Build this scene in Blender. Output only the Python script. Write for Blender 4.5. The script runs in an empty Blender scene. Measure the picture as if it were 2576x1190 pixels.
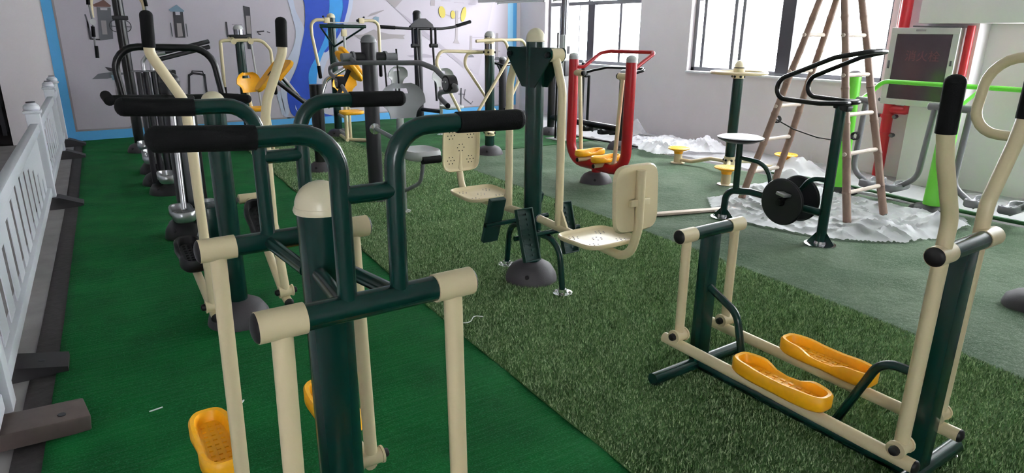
import bpy, bmesh, math, random
import numpy as np
from mathutils import Vector, Matrix, Quaternion
random.seed(7); np.random.seed(7)
PI = math.pi
SC = bpy.context.scene
COL = SC.collection

# ------------------------------------------------------------------ camera
cam_d = bpy.data.cameras.new('camera'); cam = bpy.data.objects.new('camera', cam_d); COL.objects.link(cam)
cam_d.sensor_width = 36.0; cam_d.sensor_fit = 'HORIZONTAL'
cam_d.lens = 1650.0 / 2576.0 * 36.0
cam_d.clip_start = 0.03; cam_d.clip_end = 200
YAW, PITCH, ROLL = math.radians(34.2), math.radians(17.3), math.radians(0.56)
cam.matrix_world = (Matrix.Translation((0, 0, 1.5)) @ Matrix.Rotation(-YAW, 4, 'Z')
                    @ Matrix.Rotation(PI / 2 - PITCH, 4, 'X') @ Matrix.Rotation(ROLL, 4, 'Z'))
SC.camera = cam

# ------------------------------------------------------------------ world: bright overcast daylight
W = bpy.data.worlds.new('world'); SC.world = W; W.use_nodes = True
bg = W.node_tree.nodes['Background']
bg.inputs[0].default_value = (0.95, 0.97, 1.0, 1); bg.inputs[1].default_value = 28.0
SC.view_settings.view_transform = 'Standard'; SC.view_settings.look = 'None'
SC.view_settings.gamma = 1.0; SC.view_settings.use_curve_mapping = False
SC.view_settings.exposure = 0.0

# ------------------------------------------------------------------ materials
def lin(c):
    return tuple(((v / 255) / 12.92 if v / 255 <= 0.04045 else ((v / 255 + 0.055) / 1.055) ** 2.4) for v in c) + (1,)
MATS = {}
def mat(name, rgb, rough=0.5, metal=0.0, spec=0.5, noise=0.0, nscale=40, bump=0.0, bscale=200, coat=0.0, trans=0.0, alpha=1.0):
    m = bpy.data.materials.new(name); m.use_nodes = True
    nt = m.node_tree; b = nt.nodes['Principled BSDF']
    c = lin(rgb)
    b.inputs['Base Color'].default_value = c
    b.inputs['Roughness'].default_value = rough; b.inputs['Metallic'].default_value = metal
    b.inputs['Specular IOR Level'].default_value = spec
    b.inputs['Coat Weight'].default_value = coat
    b.inputs['Transmission Weight'].default_value = trans
    b.inputs['Alpha'].default_value = alpha
    tc = None
    if noise or bump:
        tc = nt.nodes.new('ShaderNodeTexCoord')
    if noise:
        n = nt.nodes.new('ShaderNodeTexNoise'); n.inputs['Scale'].default_value = nscale; n.inputs['Detail'].default_value = 4
        nt.links.new(tc.outputs['Object'], n.inputs['Vector'])
        r = nt.nodes.new('ShaderNodeValToRGB')
        r.color_ramp.elements[0].position = 0.3; r.color_ramp.elements[1].position = 0.7
        r.color_ramp.elements[0].color = tuple(v * (1 - noise) for v in c[:3]) + (1,)
        r.color_ramp.elements[1].color = tuple(min(1, v * (1 + noise)) for v in c[:3]) + (1,)
        nt.links.new(n.outputs[0], r.inputs[0]); nt.links.new(r.outputs[0], b.inputs['Base Color'])
    if bump:
        n2 = nt.nodes.new('ShaderNodeTexNoise'); n2.inputs['Scale'].default_value = bscale; n2.inputs['Detail'].default_value = 3
        nt.links.new(tc.outputs['Object'], n2.inputs['Vector'])
        bp = nt.nodes.new('ShaderNodeBump'); bp.inputs['Strength'].default_value = bump; bp.inputs['Distance'].default_value = 0.01
        nt.links.new(n2.outputs[0], bp.inputs['Height']); nt.links.new(bp.outputs[0], b.inputs['Normal'])
    MATS[name] = m
    return m
mat('green', (5, 44, 38), 0.25, spec=0.35, coat=0.08)
mat('beige', (220, 204, 166), 0.35)
mat('cap', (226, 216, 186), 0.3)
mat('black', (10, 10, 12), 0.75, spec=0.18, bump=0.15, bscale=400)
mat('greenmatte', (8, 48, 42), 0.5)
mat('seatgrey', (160, 160, 164), 0.45)
mat('blackpaint', (12, 13, 14), 0.28, spec=0.35)
mat('blackplastic', (22, 21, 23), 0.5, spec=0.35)
mat('darkgrey', (34, 33, 37), 0.38, spec=0.35)
mat('greypanel', (92, 92, 96), 0.5)
mat('grey', (112, 112, 115), 0.4)
mat('lightgrey', (190, 190, 190), 0.45)
mat('silver', (190, 190, 192), 0.28, metal=0.85)
mat('steel', (120, 122, 126), 0.2, metal=0.9)
mat('chrome', (215, 215, 218), 0.12, metal=1.0)
mat('yellow', (246, 176, 16), 0.42, noise=0.04, nscale=60)
mat('red', (160, 14, 26), 0.3, spec=0.4)
mat('redpipe', (172, 18, 30), 0.4, noise=0.06, nscale=12)
mat('lime', (104, 200, 56), 0.35)
mat('base_dome', (62, 58, 62), 0.6, bump=0.1, bscale=150)
mat('wall', (242, 234, 238), 0.85, noise=0.02, nscale=3)
mat('muralwhite', (184, 176, 186), 0.6)
mat('ceiling', (225, 225, 225), 0.9)
mat('concrete', (150, 147, 146), 0.8, noise=0.12, nscale=6, bump=0.1, bscale=40)
mat('frame', (92, 92, 96), 0.4)
mat('framedark', (56, 54, 60), 0.45)
mat('fence', (232, 234, 242), 0.35)
mat('fencefoot', (40, 38, 40), 0.6, noise=0.1, nscale=20)
mat('brownfoot', (88, 76, 72), 0.6, noise=0.12, nscale=20)
mat('blackfabric', (48, 44, 44), 0.8, noise=0.25, nscale=25, bump=0.4, bscale=30)
mat('blue', (84, 164, 218), 0.6)
mat('cyan', (150, 205, 235), 0.6)
mat('mb_dark', (10, 62, 170), 0.6, noise=0.08, nscale=8)
mat('mb_light', (38, 136, 206), 0.6, noise=0.06, nscale=8)
mat('mb_pale', (182, 188, 208), 0.6)
mat('m_white', (246, 246, 250), 0.6)
mat('m_grey', (146, 138, 140), 0.6)
mat('m_lgrey', (156, 148, 158), 0.6)
mat('m_shade', (174, 166, 176), 0.6)
mat('m_black', (44, 42, 48), 0.6)
mat('m_dgrey', (92, 92, 98), 0.6)
mat('m_brown', (104, 72, 66), 0.6)
mat('m_steel', (110, 134, 150), 0.6)
mat('m_yellow', (176, 160, 60), 0.6)
mat('bamboo', (138, 112, 98), 0.55, noise=0.22, nscale=9)
mat('rung', (206, 190, 176), 0.55, noise=0.1, nscale=14)
mat('wood', (196, 178, 160), 0.6, noise=0.12, nscale=10)
mat('cabinet', (214, 212, 212), 0.35, metal=0.3)
mat('cabglass', (64, 50, 58), 0.15)
mat('cord', (30, 30, 30), 0.6)
mat('greencord', (44, 92, 52), 0.7)

def glass_mat():
    m = bpy.data.materials.new('glass'); m.use_nodes = True; nt = m.node_tree
    nt.nodes.remove(nt.nodes['Principled BSDF'])
    out = nt.nodes['Material Output']
    t = nt.nodes.new('ShaderNodeBsdfTransparent'); t.inputs[0].default_value = (0.97, 0.98, 0.98, 1)
    g = nt.nodes.new('ShaderNodeBsdfGlossy'); g.inputs['Roughness'].default_value = 0.03
    mx = nt.nodes.new('ShaderNodeMixShader')
    mx.inputs[0].default_value = 0.05; nt.links.new(t.outputs[0], mx.inputs[1]); nt.links.new(g.outputs[0], mx.inputs[2])
    nt.links.new(mx.outputs[0], out.inputs[0]); MATS['glass'] = m
glass_mat()
def film_mat(name, tr, col=(0.9, 0.9, 0.93, 1)):
    m = bpy.data.materials.new(name); m.use_nodes = True; nt = m.node_tree
    b = nt.nodes['Principled BSDF']; out = nt.nodes['Material Output']
    b.inputs['Base Color'].default_value = col; b.inputs['Roughness'].default_value = 0.38; b.inputs['Specular IOR Level'].default_value = 0.35
    t = nt.nodes.new('ShaderNodeBsdfTransparent'); mx = nt.nodes.new('ShaderNodeMixShader'); mx.inputs[0].default_value = tr
    tl = nt.nodes.new('ShaderNodeBsdfTranslucent'); tl.inputs[0].default_value = col
    m2 = nt.nodes.new('ShaderNodeMixShader'); m2.inputs[0].default_value = 0.5
    nt.links.new(b.outputs[0], m2.inputs[1]); nt.links.new(tl.outputs[0], m2.inputs[2])
    nt.links.new(m2.outputs[0], mx.inputs[1]); nt.links.new(t.outputs[0], mx.inputs[2])
    nt.links.new(mx.outputs[0], out.inputs[0]); MATS[name] = m
film_mat('film', 0.18, (.90, .89, .92, 1)); film_mat('filmthin', 0.5, (.9, .9, .92, 1))

def carpet_mat(name, c1, c2, c3, sx, sy, bump, stretch=(1, 1, 1), fine=260):
    """woven / felted carpet: large blotches, fine fibre grain and stretched creases"""
    m = bpy.data.materials.new(name); m.use_nodes = True; nt = m.node_tree; b = nt.nodes['Principled BSDF']
    b.inputs['Roughness'].default_value = 0.85; b.inputs['Specular IOR Level'].default_value = 0.15
    tc = nt.nodes.new('ShaderNodeTexCoord'); mp = nt.nodes.new('ShaderNodeMapping'); mp.inputs['Scale'].default_value = stretch
    nt.links.new(tc.outputs['Object'], mp.inputs[0])
    n1 = nt.nodes.new('ShaderNodeTexNoise'); n1.inputs['Scale'].default_value = sx; n1.inputs['Detail'].default_value = 5
    n2 = nt.nodes.new('ShaderNodeTexNoise'); n2.inputs['Scale'].default_value = fine; n2.inputs['Detail'].default_value = 2
    n3 = nt.nodes.new('ShaderNodeTexNoise'); n3.inputs['Scale'].default_value = sy; n3.inputs['Detail'].default_value = 6
    nt.links.new(tc.outputs['Object'], n1.inputs[0]); nt.links.new(tc.outputs['Object'], n2.inputs[0]); nt.links.new(mp.outputs[0], n3.inputs[0])
    r1 = nt.nodes.new('ShaderNodeValToRGB'); r1.color_ramp.elements[0].position = .32; r1.color_ramp.elements[1].position = .68
    r1.color_ramp.elements[0].color = lin(c1); r1.color_ramp.elements[1].color = lin(c2)
    nt.links.new(n1.outputs[0], r1.inputs[0])
    r2 = nt.nodes.new('ShaderNodeValToRGB'); r2.color_ramp.elements[0].position = .5; r2.color_ramp.elements[1].position = .72
    r2.color_ramp.elements[0].color = (0, 0, 0, 1); r2.color_ramp.elements[1].color = (.55, .55, .55, 1)
    nt.links.new(n2.outputs[0], r2.inputs[0])
    mx = nt.nodes.new('ShaderNodeMixRGB'); mx.inputs[2].default_value = lin(c3)
    nt.links.new(r2.outputs[0], mx.inputs[0]); nt.links.new(r1.outputs[0], mx.inputs[1])
    nt.links.new(mx.outputs[0], b.inputs['Base Color'])
    ad = nt.nodes.new('ShaderNodeMath'); ad.operation = 'MULTIPLY_ADD'; ad.inputs[1].default_value = 0.25
    nt.links.new(n2.outputs[0], ad.inputs[0]); nt.links.new(n3.outputs[0], ad.inputs[2])
    bp = nt.nodes.new('ShaderNodeBump'); bp.inputs['Strength'].default_value = bump; bp.inputs['Distance'].default_value = 0.02
    nt.links.new(ad.outputs[0], bp.inputs['Height']); nt.links.new(bp.outputs[0], b.inputs['Normal'])
    MATS[name] = m
carpet_mat('carpetgreen', (2, 74, 30), (6, 94, 40), (40, 122, 72), 3.5, 5.0, 0.5, (1.2, 9, 1), 150)
carpet_mat('turfbase', (58, 92, 48), (86, 120, 72), (124, 148, 104), 4.0, 30.0, 0.6)
carpet_mat('felt', (52, 76, 52), (84, 100, 80), (128, 136, 122), 2.2, 6.0, 0.6, (3, 3, 1), 140)
carpet_mat('backturf', (16, 62, 26), (44, 92, 50), (70, 112, 74), 3.0, 4.0, 0.9, (1.5, 8, 1), 160)
def blade_mat():
    m = bpy.data.materials.new('blade'); m.use_nodes = True; nt = m.node_tree; b = nt.nodes['Principled BSDF']
    b.inputs['Roughness'].default_value = 0.4
    g = nt.nodes.new('ShaderNodeNewGeometry'); r = nt.nodes.new('ShaderNodeValToRGB')
    r.color_ramp.elements[0].color = lin((62, 96, 50)); r.color_ramp.elements[1].color = lin((206, 224, 178))
    e = r.color_ramp.elements.new(0.6); e.color = lin((118, 152, 98))
    nt.links.new(g.outputs['Random Per Island'], r.inputs[0]); nt.links.new(r.outputs[0], b.inputs['Base Color'])
    MATS['blade'] = m
blade_mat()

# ------------------------------------------------------------------ mesh helpers
class MB:
    def __init__(s): s.v = []; s.f = []
    def add(s, vs, fs):
        o = len(s.v); s.v += [tuple(p) for p in vs]; s.f += [tuple(i + o for i in f) for f in fs]; return s
    def tube(s, pts, r, fillet=0.0, seg=12, caps=True, arc=6):
        P = [Vector(p) for p in pts]
        fl = fillet if isinstance(fillet, (list, tuple)) else [fillet] * len(P)
        path = [P[0]]
        for i in range(1, len(P) - 1):
            a, b, c = P[i - 1], P[i], P[i + 1]
            d1 = (a - b); d2 = (c - b); l1, l2 = d1.length, d2.length
            d1.normalize(); d2.normalize()
            ang = d1.angle(d2)
            if fl[i] <= 0 or ang > PI - 0.02: path.append(b); continue
            t = min(fl[i] / math.tan(ang / 2), l1 * 0.49, l2 * 0.49); rr = t * math.tan(ang / 2)
            bis = (d1 + d2).normalized(); cen = b + bis * (rr / math.sin(ang / 2))
            s0 = (b + d1 * t) - cen; s1 = (b + d2 * t) - cen
            tot = s0.angle(s1); ax = s0.cross(s1).normalized()
            for k in range(arc + 1):
                path.append(cen + Quaternion(ax, tot * k / arc) @ s0)
        path.append(P[-1])
        n = len(path); T = []
        for i in range(n):
            d = Vector((0, 0, 0))
            if i > 0: d += (path[i] - path[i - 1]).normalized()
            if i < n - 1: d += (path[i + 1] - path[i]).normalized()
            T.append(d.normalized())
        up = Vector((0, 0, 1)) if abs(T[0].z) < 0.9 else Vector((1, 0, 0))
        nrm = T[0].cross(up).normalized()
        rad = r if isinstance(r, (list, tuple)) else None
        vs = []
        for i in range(n):
            if i:
                q = T[i - 1].rotation_difference(T[i]); nrm = (q @ nrm).normalized()
            bn = T[i].cross(nrm).normalized()
            ri = rad[0] + (rad[1] - rad[0]) * i / (n - 1) if rad else r
            sc = 1.0
            if 0 < i < n - 1:
                a = (path[i] - path[i - 1]).normalized().angle((path[i + 1] - path[i]).normalized()); sc = 1 / max(.6, math.cos(a / 2))
            for k in range(seg):
                t = 2 * PI * k / seg
                vs.append(path[i] + (nrm * math.cos(t) + bn * math.sin(t)) * ri * (sc if rad is None else 1))
        fs = []
        for i in range(n - 1):
            for k in range(seg):
                k2 = (k + 1) % seg
                fs.append((i * seg + k, i * seg + k2, (i + 1) * seg + k2, (i + 1) * seg + k))
        if caps:
            fs.append(tuple(range(seg - 1, -1, -1))); fs.append(tuple((n - 1) * seg + k for k in range(seg)))
        return s.add(vs, fs)
    def lathe(s, prof, o=(0, 0, 0), ax=(0, 0, 1), seg=20, caps=True):
        A = Vector(ax).normalized(); up = Vector((0, 0, 1)) if abs(A.z) < .9 else Vector((1, 0, 0))
        X = A.cross(up).normalized(); Y = A.cross(X).normalized(); O = Vector(o)
        vs = []; fs = []; n = len(prof)
        for r, z in prof:
            for k in range(seg):
                t = 2 * PI * k / seg; vs.append(O + A * z + (X * math.cos(t) + Y * math.sin(t)) * max(r, 1e-4))
        for i in range(n - 1):
            for k in range(seg):
                k2 = (k + 1) % seg; fs.append((i * seg + k2, i * seg + k, (i + 1) * seg + k, (i + 1) * seg + k2))
        if caps:
            fs.append(tuple(range(seg))); fs.append(tuple((n - 1) * seg + k for k in range(seg - 1, -1, -1)))
        return s.add(vs, fs)
    def box(s, c, d, rot=None, bev=0.0):
        bm = bmesh.new(); bmesh.ops.create_cube(bm, size=1)
        bmesh.ops.scale(bm, vec=d, verts=bm.verts)
        if bev: bmesh.ops.bevel(bm, geom=bm.edges[:], offset=bev, segments=2, affect='EDGES', profile=.5)
        M = Matrix.Translation(c) @ (rot.to_4x4() if rot is not None else Matrix.Identity(4))
        bm.verts.index_update()
        vs = [M @ v.co for v in bm.verts]; fs = [tuple(v.index for v in f.verts) for f in bm.faces]
        bm.free(); return s.add(vs, fs)
    def slab(s, poly, h, M=None):
        """prism: 2D polygon in local xy, extruded 0..h in z, placed by matrix M"""
        M = M or Matrix.Identity(4); n = len(poly)
        vs = [M @ Vector((x, y, 0)) for x, y in poly] + [M @ Vector((x, y, h)) for x, y in poly]
        fs = [tuple(range(n - 1, -1, -1)), tuple(range(n, 2 * n))] + [(i, (i + 1) % n, n + (i + 1) % n, n + i) for i in range(n)]
        return s.add(vs, fs)
    def dome(s, c, r, h, ax=(0, 0, 1), seg=20, rings=6):
        return s.lathe([(r * math.cos(PI / 2 * k / rings), h * math.sin(PI / 2 * k / rings)) for k in range(rings + 1)], c, ax, seg)

def build(mb, name, m, parent=None, smooth=35, label=None):
    me = bpy.data.meshes.new(name)
    off = Vector(parent['_w']) if parent is not None and '_w' in parent else Vector((0, 0, 0))
    me.from_pydata([tuple(Vector(p) - off) for p in mb.v], [], mb.f)
    bm = bmesh.new(); bm.from_mesh(me); bmesh.ops.recalc_face_normals(bm, faces=bm.faces); bm.to_mesh(me); bm.free()
    me.materials.append(MATS[m]); 
    if smooth:
        me.polygons.foreach_set('use_smooth', [True] * len(me.polygons)); me.set_sharp_from_angle(angle=math.radians(smooth))
    o = bpy.data.objects.new(name, me); COL.objects.link(o)
    if parent is not None:
        o.parent = parent
        if '_w' in parent: o['_w'] = [0, 0, 0]; o['_w'] = list(parent['_w'])
    if label: o['label'] = label
    return o
ROOTS = []
def thing(name, label, cat, loc, group=None):
    o = bpy.data.objects.new(name, None); COL.objects.link(o); o.location = loc; o.empty_display_size = .1
    o['label'] = label; o['category'] = cat; o['_w'] = list(loc)
    if group: o['group'] = group
    ROOTS.append(o); return o
def tag(o, label, cat, group=None, kind=None):
    o['label'] = label; o['category'] = cat
    if group: o['group'] = group
    if kind: o['kind'] = kind
    return o
def struct(o): o['kind'] = 'structure'; return o
def part(name, m, parent, fn, smooth=35, label=None):
    mb = MB(); fn(mb); return build(mb, name, m, parent, smooth, label)
def T(name, m, parent, pts, r, fillet=0.0, seg=12, label=None):
    return part(name, m, parent, lambda b: b.tube(pts, r, fillet, seg), 40, label)
def rotz(a): return Matrix.Rotation(a, 3, 'Z')
def euler(x, y, z): return (Matrix.Rotation(z, 3, 'Z') @ Matrix.Rotation(y, 3, 'Y') @ Matrix.Rotation(x, 3, 'X'))

def grip(parent, pts, r, m='black', fillet=0.0, name='grip'):
    """foam grip: tube with a rounded free end (the last point)"""
    def fn(b):
        b.tube(pts, r, fillet, 14)
        d = (Vector(pts[-1]) - Vector(pts[-2])).normalized(); b.dome(pts[-1], r, r * .8, d, 14, 4)
    return part(name, m, parent, fn, 50)
def nut(parent, c, ax, r=.014, h=.016, m='blackplastic', name='nut_cap'):
    return part(name, m, parent, lambda b: b.lathe([(r, 0), (r, h * .5), (r * .8, h * .85), (r * .3, h)], c, ax, 10))
def base_dome(parent, x, y, r=.15, h=.12, m='base_dome', z=0.0):
    """two-piece moulded cover around the foot of a post"""
    def fn(b):
        b.lathe([(r, 0), (r, .015), (r * .93, h * .45), (r * .75, h * .78), (r * .5, h * .95), (r * .38, h)], (x, y, z), (0, 0, 1), 26)
    o = part('base_cover', m, parent, fn, 40)
    part('screw', 'blackplastic', o, lambda b: b.lathe([(.016, 0), (.012, .01)], (x - r * .62, y - r * .6, z + h * .52), (-.6, -.6, .55), 8))
    return o
def flange(parent, x, y, z=0.0, r=.075, m='chrome'):
    o = part('flange', m, parent, lambda b: b.lathe([(r, z), (r, z + .008), (r * .45, z + .012), (r * .4, z + .03)], (x, y, 0), (0, 0, 1), 18))
    for k in range(4):
        a = PI / 4 + k * PI / 2
        part('bolt', 'chrome', o, lambda b: b.lathe([(.008, 0), (.008, .009), (.004, .012)], (x + math.cos(a) * r * .72, y + math.sin(a) * r * .72, z + .006), (0, 0, 1), 6))
    return o
def postcap(parent, x, y, z, r, h, m='cap'):
    return part('post_cap', m, parent, lambda b: b.lathe([(r, 0), (r * 1.03, .006), (r * .98, .014)] + [(r * .96 * math.cos(PI / 2 * k / 7), .014 + (h - .014) * math.sin(PI / 2 * k / 7)) for k in range(8)], (x, y, z), (0, 0, 1), 24), 50)

def pedal(parent, c, L=.34, Wd=.135, H=.05, ang=0.0, m='yellow', tilt=0.0, low_side=1, name='foot_pedal'):
    """moulded foot tray: two round lobes, waist, raised rim cut low on one side, ribbed floor. Long axis local x."""
    N = 56
    def outline(k, inset):
        t = 2 * PI * k / N; ca, sa = math.cos(t), math.sin(t)
        x = (L / 2 - inset) * (abs(ca) ** .62) * (1 if ca >= 0 else -1)
        y = (Wd / 2 - inset) * (abs(sa) ** .62) * (1 if sa >= 0 else -1)
        y *= 1 - .16 * math.exp(-(x / (L * .2)) ** 2) * (1 if sa * low_side > 0 else .25)
        return x, y
    def rim(x, y):
        low = .55 * math.exp(-((x) / (L * .2)) ** 4) if y * low_side > 0 else .12 * math.exp(-((x) / (L * .22)) ** 4)
        return H * (1 - low)
    M = Matrix.Translation(c) @ Matrix.Rotation(ang, 4, 'Z') @ Matrix.Rotation(tilt, 4, 'Y')
    def fn(b):
        rings = []
        for k in range(N):
            x, y = outline(k, .010); xo, yo = outline(k, 0); xt, yt = outline(k, .006); xi, yi = outline(k, .018); xf, yf = outline(k, .026)
            h = rim(xo, yo)
            rings.append([(x, y, -.012), (xo, yo, .0), (xo, yo, h - .008), (xt, yt, h), (xi, yi, h - .003), (xf, yf, .013)])
        vs = [M @ Vector(p) for rg in rings for p in rg]; fs = []
        for k in range(N):
            k2 = (k + 1) % N
            for j in range(5): fs.append((k * 6 + j, k2 * 6 + j, k2 * 6 + j + 1, k * 6 + j + 1))
        fs.append(tuple(k * 6 + 5 for k in range(N))); fs.append(tuple(k * 6 for k in range(N - 1, -1, -1)))
        b.add(vs, fs)
    o = part(name, m, parent, fn, 55)
    def ribs(b):
        for i in range(9):
            x = -L * .34 + L * .68 * i / 8
            for y in (-.022, .0, .022):
                b.box(M @ Vector((x, y, .0145)), (L * .045, .012, .005), M.to_3x3())
    r = part('tread', m, o, ribs, 0); r['kind'] = 'stuff'
    return o

def clevis(parent, c, ax, r=.024, w=.05, m='beige'):
    """pivot joint: sleeve across the bar end with fork cheeks and black nut caps on the bolt"""
    A = Vector(ax).normalized(); C = Vector(c)
    o = part('pivot_joint', m, parent, lambda b: b.tube([C - A * w / 2, C + A * w / 2], r, seg=16))
    for sg in (-1, 1):
        part('fork_plate', m, o, lambda b: b.tube([C + A * sg * (w / 2 + .001), C + A * sg * (w / 2 + .008)], r * 1.15, seg=16))
        nut(o, C + A * sg * (w / 2 + .008), A * sg, r * .62, .02)
    return o
def seat_shell(parent, c, w, h, ang, m, name='seat_back', lean=.15, curve=.06, slot=True):
    """moulded seat back: wide shoulders, narrow foot, hand slot near the top, curved. Faces local -y."""
    nx, ny = 16, 14
    M = Matrix.Translation(c) @ Matrix.Rotation(ang, 4, 'Z') @ Matrix.Rotation(-lean, 4, 'X')
    def wid(v):
        if v < .42: return .56 + .06 * v / .42 + (.38 * (v / .42) ** 3)
        return 1.0 * math.sqrt(max(0.02, 1 - ((v - .42) / .62) ** 2.6))
    vs = []; fs = []
    for side in (0, 1):
        for j in range(ny + 1):
            v = j / ny
            for i in range(nx + 1):
                u = -1 + 2 * i / nx; x = u * w / 2 * wid(v); y = -curve * (abs(u) ** 2) * (.6 + .6 * v) + .03 * (v - .5) ** 2
                vs.append(M @ Vector((x, y + side * .014, (v - .5) * h)))
    st = (nx + 1) * (ny + 1)
    def hole(i, j): return slot and j in (10, 11) and 5 <= i <= 10
    for j in range(ny):
        for i in range(nx):
            a = j * (nx + 1) + i
            if hole(i, j): continue
            q = (a, a + 1, a + nx + 2, a + nx + 1)
            fs.append(q); fs.append(tuple(st + k for k in reversed(q)))
            for (di, dj, e) in ((0, -1, (a, a + 1)), (1, 0, (a + 1, a + nx + 2)), (0, 1, (a + nx + 2, a + nx + 1)), (-1, 0, (a + nx + 1, a))):
                ii, jj = i + di, j + dj
                if ii < 0 or jj < 0 or ii >= nx or jj >= ny or hole(ii, jj):
                    fs.append((e[1], e[0], st + e[0], st + e[1]))
    return part(name, m, parent, lambda b: b.add(vs, fs), 45)
def seat_pan(parent, c, w, d, ang, m, name='seat', h=.045, tilt=0.0):
    """rounded seat pad, rolled front edge, slightly dished"""
    nx = 14; M = Matrix.Translation(c) @ Matrix.Rotation(ang, 4, 'Z') @ Matrix.Rotation(tilt, 4, 'X')
    vs = []; fs = []; R = 7; S = 28
    for k in range(S):
        t = 2 * PI * k / S; ca, sa = math.cos(t), math.sin(t)
        x = (abs(ca) ** .55) * (1 if ca > 0 else -1) * w / 2; y = (abs(sa) ** .55) * (1 if sa > 0 else -1) * d / 2
        for (sc, z) in ((.86, -h), (.98, -h * .75), (1, -h * .3), (.96, 0), (.7, -h * .1), (.35, -h * .28)):
            vs.append(M @ Vector((x * sc, y * sc, z)))
    for k in range(S):
        k2 = (k + 1) % S
        for j in range(5): fs.append((k * 6 + j, k2 * 6 + j, k2 * 6 + j + 1, k * 6 + j + 1))
    fs.append(tuple(k * 6 + 5 for k in range(S))); fs.append(tuple(k * 6 for k in range(S - 1, -1, -1)))
    return part(name, m, parent, lambda b: b.add(vs, fs), 50)

# ------------------------------------------------------------------ room shell
X0, X1, Y0, Y1, ZC = -4.6, 7.55, -4.6, 10.9, 3.25
def wall_with_holes(b, axis, at, th, a0, a1, z0, z1, holes):
    """wall slab; axis 'x' = plane x=at (runs along y), 'y' = plane y=at; holes (a0,a1,z0,z1) sorted along the wall"""
    def bx(p0, p1, q0, q1):
        if p1 - p0 < 1e-4 or q1 - q0 < 1e-4: return
        if axis == 'x': b.box((at + th / 2, (p0 + p1) / 2, (q0 + q1) / 2), (abs(th), p1 - p0, q1 - q0))
        else: b.box(((p0 + p1) / 2, at + th / 2, (q0 + q1) / 2), (p1 - p0, abs(th), q1 - q0))
    c = a0
    for h in sorted(holes):
        bx(c, h[0], z0, z1); bx(h[0], h[1], z0, h[2]); bx(h[0], h[1], h[3], z1); c = h[1]
    bx(c, a1, z0, z1)
HEAD = 2.72
WIN = [(7.67, 10.1), (3.88, 6.67), (-0.3, 2.5)]
struct(part('floor', 'concrete', None, lambda b: b.box(((X0 + X1) / 2, (Y0 + Y1) / 2, -.05), (X1 - X0 + .4, Y1 - Y0 + .4, .1)), 0))
struct(part('ceiling', 'ceiling', None, lambda b: b.box(((X0 + X1) / 2, (Y0 + Y1) / 2, ZC + .06), (X1 - X0 + .4, Y1 - Y0 + .4, .12)), 0))
struct(part('wall_right', 'wall', None, lambda b: wall_with_holes(b, 'x', X1, .24, Y0 - .2, Y1 + .2, 0, ZC, [(a, c, .99, HEAD) for a, c in WIN]), 0))
struct(part('wall_back', 'wall', None, lambda b: wall_with_holes(b, 'y', Y1, .2, X0 - .2, X1, 0, ZC, [(-3.6, -.62, 0, 2.3)]), 0))
struct(part('wall_left', 'wall', None, lambda b: wall_with_holes(b, 'x', X0, -.2, Y0, Y1, 0, ZC, []), 0))
struct(part('wall_front', 'wall', None, lambda b: wall_with_holes(b, 'y', Y0, -.2, X0, X1, 0, ZC, [(-3.4, -1.5, .9, 2.5)]), 0))
# dim store room seen through the opening at the far left
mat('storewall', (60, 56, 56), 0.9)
struct(part('wall_storeroom', 'storewall', None, lambda b: (b.box((-2.1, 13.4, 1.2), (3.6, .1, 2.4)), b.box((-3.85, 12.2, 1.2), (.1, 2.4, 2.4)), b.box((-.4, 12.25, 1.2), (.1, 2.3, 2.4)), b.box((-2.1, 12.2, 2.42), (3.6, 2.5, .06)), b.box((-2.1, 12.2, -.03), (3.6, 2.6, .06))), 0))
sh = thing('storage_rack', 'dim steel rack with reddish boxes in the store room behind the fence', 'rack', (-1.3, 12.2, 0))
for xx in (-1.9, -.75):
    for yy in (12.0, 12.4): part('upright', 'm_black', sh, lambda b: b.box((xx, yy, .75), (.05, .05, 1.5)), 0)
for zz in (.35, .8, 1.25): part('shelf', 'm_brown', sh, lambda b: b.box((-1.33, 12.2, zz), (1.2, .44, .04)), 0)
for i, (xx, zz, ss) in enumerate(((-1.65, .5, .26), (-1.2, .52, .3), (-1.5, .95, .26), (-.98, .96, .28))):
    tag(part('storage_box', 'm_brown', None, lambda b: b.box((xx, 12.2, zz - .13 + ss / 2), (ss * 1.1, .32, ss), bev=.01)),
        ['reddish brown box on the lowest rack shelf, left', 'reddish brown box on the lowest rack shelf, right', 'reddish brown box on the middle rack shelf, left', 'reddish brown box on the middle rack shelf, right'][i], 'box', 'boxes on the storage rack')
# column at the right with the hose cabinet
struct(part('column', 'wall', None, lambda b: b.box((7.435, 3.17, ZC / 2), (.25, .5, ZC), bev=.01)))
struct(part('trim_1', 'wall', None, lambda b: b.box((7.34, 2.95, 2.05), (.42, .9, .86), bev=.01)))

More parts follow.
